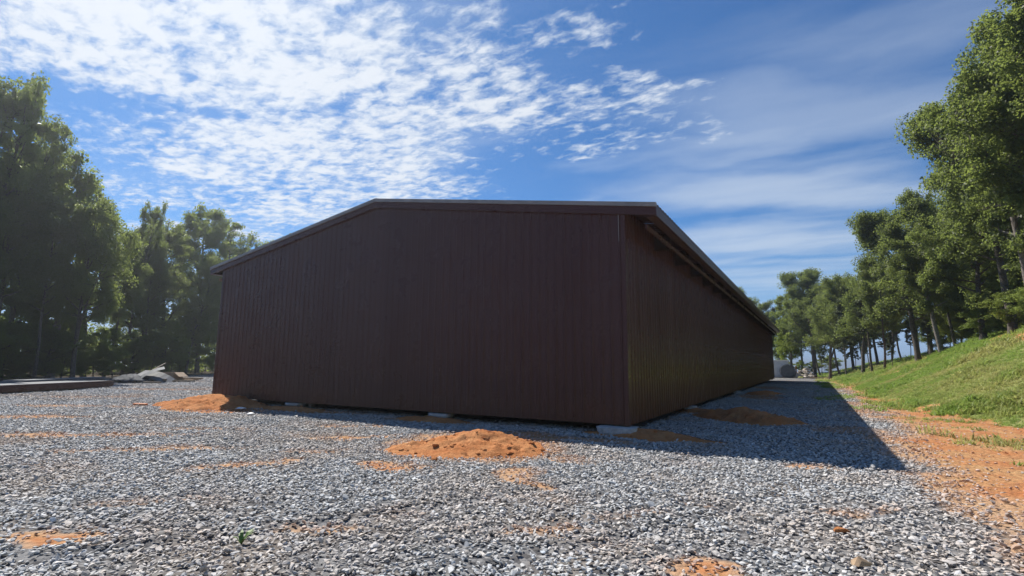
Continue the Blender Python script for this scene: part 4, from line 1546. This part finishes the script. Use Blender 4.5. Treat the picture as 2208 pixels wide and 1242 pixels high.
# ------------------------------------------------------------------ things beyond the far end of the barn
def build_far_end():
    # white storage box
    x, y = -0.35, 61.5
    g = gz(x, y)
    e = empty('storage_box', (x, y, g), 0.12)
    tag(e, 'white storage box partly hidden by the far end of the barn', 'storage box')
    box('body', -1.5, 1.05, -0.9, 0.9, 0.04, 2.02, M['white_paint'], e, 0.03)
    box('lid', -1.55, 1.10, -0.95, 0.95, 2.022, 2.12, M['litter_white'], e, 0.01)
    box('door', 1.052, 1.08, -0.78, 0.78, 0.2, 1.9, M['white_paint'], e)
    for yy in (-0.7, 0.6):
        box('skid', -1.5, 1.05, yy, yy + 0.12, -0.08, 0.038, M['old_timber'], e)
    # round grey tank on its side with a pale rim
    x, y = 0.75, 59.6
    e = empty('round_tank', (x, y, gz(x, y)), 0.2)
    tag(e, 'round grey tank lying on its side before the white trailer', 'tank')
    rng_ = [(0.0, 0.70), (0.03, 0.76), (0.10, 0.78), (1.6, 0.78), (1.67, 0.74), (1.7, 0.0)]
    ns = 28
    v, f = [(0, 0, 0.78)], []
    for yy, rr in rng_[:-1]:
        for k in range(ns):
            t = 2 * math.pi * k / ns
            v.append((rr * math.cos(t), yy, 0.78 + rr * math.sin(t)))
    for k in range(ns):
        f.append((0, 1 + (k + 1) % ns, 1 + k))
        for q in range(len(rng_) - 2):
            a, b = 1 + q * ns, 1 + (q + 1) * ns
            f.append((a + k, a + (k + 1) % ns, b + (k + 1) % ns, b + k))
    f.append(tuple(1 + (len(rng_) - 2) * ns + k for k in range(ns)))
    mesh_obj('shell', v, f, M['tank'], e)
    v, f = [], []
    for yy, rr in ((-0.03, 0.78), (-0.03, 0.86), (0.12, 0.86), (0.12, 0.79)):
        for k in range(ns):
            t = 2 * math.pi * k / ns
            v.append((rr * math.cos(t), yy, 0.80 + rr * math.sin(t)))
    for k in range(ns):
        for q in range(3):
            f.append((q * ns + k, q * ns + (k + 1) % ns, (q + 1) * ns + (k + 1) % ns, (q + 1) * ns + k))
    mesh_obj('rim', v, f, M['galvanised'], e)
    for xx in (-0.45, 0.4):
        box('chock', xx, xx + 0.12, 0.2, 1.4, -0.03, 0.16, M['old_timber'], e)
    # orange post
    e = empty('marker_post', (1.55, 61.2, gz(1.55, 61.2)))
    tag(e, 'orange painted marker post standing beside the rubble pile', 'post')
    box('shaft', -0.07, 0.07, -0.07, 0.07, -0.1, 1.32, M['rust'], e, 0.01)
    box('cap', -0.09, 0.09, -0.09, 0.09, 1.322, 1.37, M['rust'], e, 0.01)
    # rubble pile
    e = empty('rubble_pile', (2.45, 60.2, gz(2.45, 60.2)))
    tag(e, 'pile of pale broken stone blocks beyond the far end of the barn', 'rubble pile')
    rr = random.Random(77)
    for k in range(46):
        t, q = rr.uniform(0, 6.28), math.sqrt(rr.random())
        x, y = q * 1.25 * math.cos(t), q * 0.8 * math.sin(t)
        z = 0.16 + (1 - q) * 1.25 * rr.uniform(0.6, 1.1)
        lump('stone', 800 + k, 12, rr.uniform(0.22, 0.44), rr.uniform(0.18, 0.30), rr.uniform(0.14, 0.26), M['rubble'], (x, y, z), rr.random() * 3, e)
    o = box('board', -0.95, 0.95, -0.14, 0.14, -0.02, 0.10, M['timber'], None, 0.008)
    o.location = (3.9, 59.3, gz(3.9, 59.3) + 0.06)
    o.rotation_euler = (0, 0, -0.15)
    tag(o, 'pale board lying on the ground right of the rubble pile', 'board')


build_far_end()


# ------------------------------------------------------------------ small things on the yard
def build_small():
    def at_px(px, py):
        d = ray_dir(px, py)
        t = (-0.2 - CAM[2]) / d[2]
        return CAM[0] + d[0] * t, CAM[1] + d[1] * t
    rocks = [(1815, 1152, 0.055, 'orange clay stained stone lying in the gravel at lower right', 'stained_rock'), (1856, 1226, 0.07, 'flat tan stone at the bottom edge of the gravel', 'stained_rock'),
             (936, 995, 0.065, 'dark brown clod at the near foot of the large clay mound', 'clod'), (840, 1050, 0.05, 'single dark stone in the gravel left of the large mound', 'dark_rock')]
    for i, (px, py, s, lab, nm) in enumerate(rocks):
        x, y = at_px(px, py)
        mt = {'stained_rock': M['timber'], 'clod': M['clay'], 'dark_rock': M['tank']}[nm]
        if i == 0:
            mt = M['clay']
        o = lump(nm, 900 + i, 12, s * 1.4, s, s * 0.7, mt, (x, y, gz(x, y) + s * 0.6), i * 0.9)
        tag(o, lab, 'stone')
    for i, (px, py, lab) in enumerate(((520, 884, 'crumpled white scrap lying before the left clay mound'), (541, 896, 'small white scrap on the gravel nearer than the other'))):
        x, y = at_px(px, py)
        o = crumple('paper_scrap', 60 + i, 0.16 if i == 0 else 0.1, 0.09, 0.06, M['litter_white'], n=9)
        o.location = (x, y, gz(x, y) + 0.03)
        o.rotation_euler = (0, 0, 0.5)
        tag(o, lab, 'scrap')
    x, y = at_px(302, 875)
    o = box('board', -0.2, 0.2, -0.07, 0.07, -0.02, 0.05, M['rust'], None, 0.006)
    o.location = (x, y, gz(x, y) + 0.04)
    o.rotation_euler = (0.05, 0.03, 0.6)
    tag(o, 'short reddish board lying on the gravel left of the clay mound', 'board')


def build_weed():
    d = ray_dir(520, 1172)
    t = (-0.2 - CAM[2]) / d[2]
    x, y = CAM[0] + d[0] * t, CAM[1] + d[1] * t
    e = empty('weed', (x, y, gz(x, y)))
    tag(e, 'tiny green weed sprouting from the open gravel at lower left', 'weed')
    rr = random.Random(8)
    mt = mat_mottled('weed_green', (0.10, 0.17, 0.03), (0.16, 0.24, 0.05), 12.0, 0.6, 0)
    for k in range(12):
        a, ln = rr.uniform(0, 6.28), rr.uniform(0.05, 0.11)
        c_, s_ = math.cos(a), math.sin(a)
        w_ = 0.009
        v = [(-s_ * w_, c_ * w_, 0.0), (s_ * w_, -c_ * w_, 0.0), (c_ * ln * 0.5 + s_ * w_ * 1.6, s_ * ln * 0.5 - c_ * w_ * 1.6, ln * 0.75), (c_ * ln * 0.5 - s_ * w_ * 1.6, s_ * ln * 0.5 + c_ * w_ * 1.6, ln * 0.75), (c_ * ln, s_ * ln, ln * 0.9)]
        mesh_obj('leaf', v, [(0, 1, 2, 3), (3, 2, 4)], mt, e)


build_weed()
build_small()
print('objects', len(scene.objects))


# ------------------------------------------------------------------ thin volume added to imitate the veil of lens glare
def build_glare_veil():
    v, f = box_vf(-5000, 5000, -5000, 5000, -72, 24)
    m = bpy.data.materials.new('glare_veil')
    m.use_nodes = True
    nt = m.node_tree
    nt.nodes.clear()
    out = nt.nodes.new('ShaderNodeOutputMaterial')
    pv = nt.nodes.new('ShaderNodeVolumePrincipled')
    pv.inputs['Color'].default_value = (0.86, 0.93, 1.0, 1)
    pv.inputs['Density'].default_value = 0.0008
    pv.inputs['Anisotropy'].default_value = 0.68
    nt.links.new(pv.outputs[0], out.inputs['Volume'])
    o = mesh_obj('glare_veil', v, f, m)
    tag(o, 'thin bright volume added over the yard to imitate lens glare', kind='stuff')


build_glare_veil()
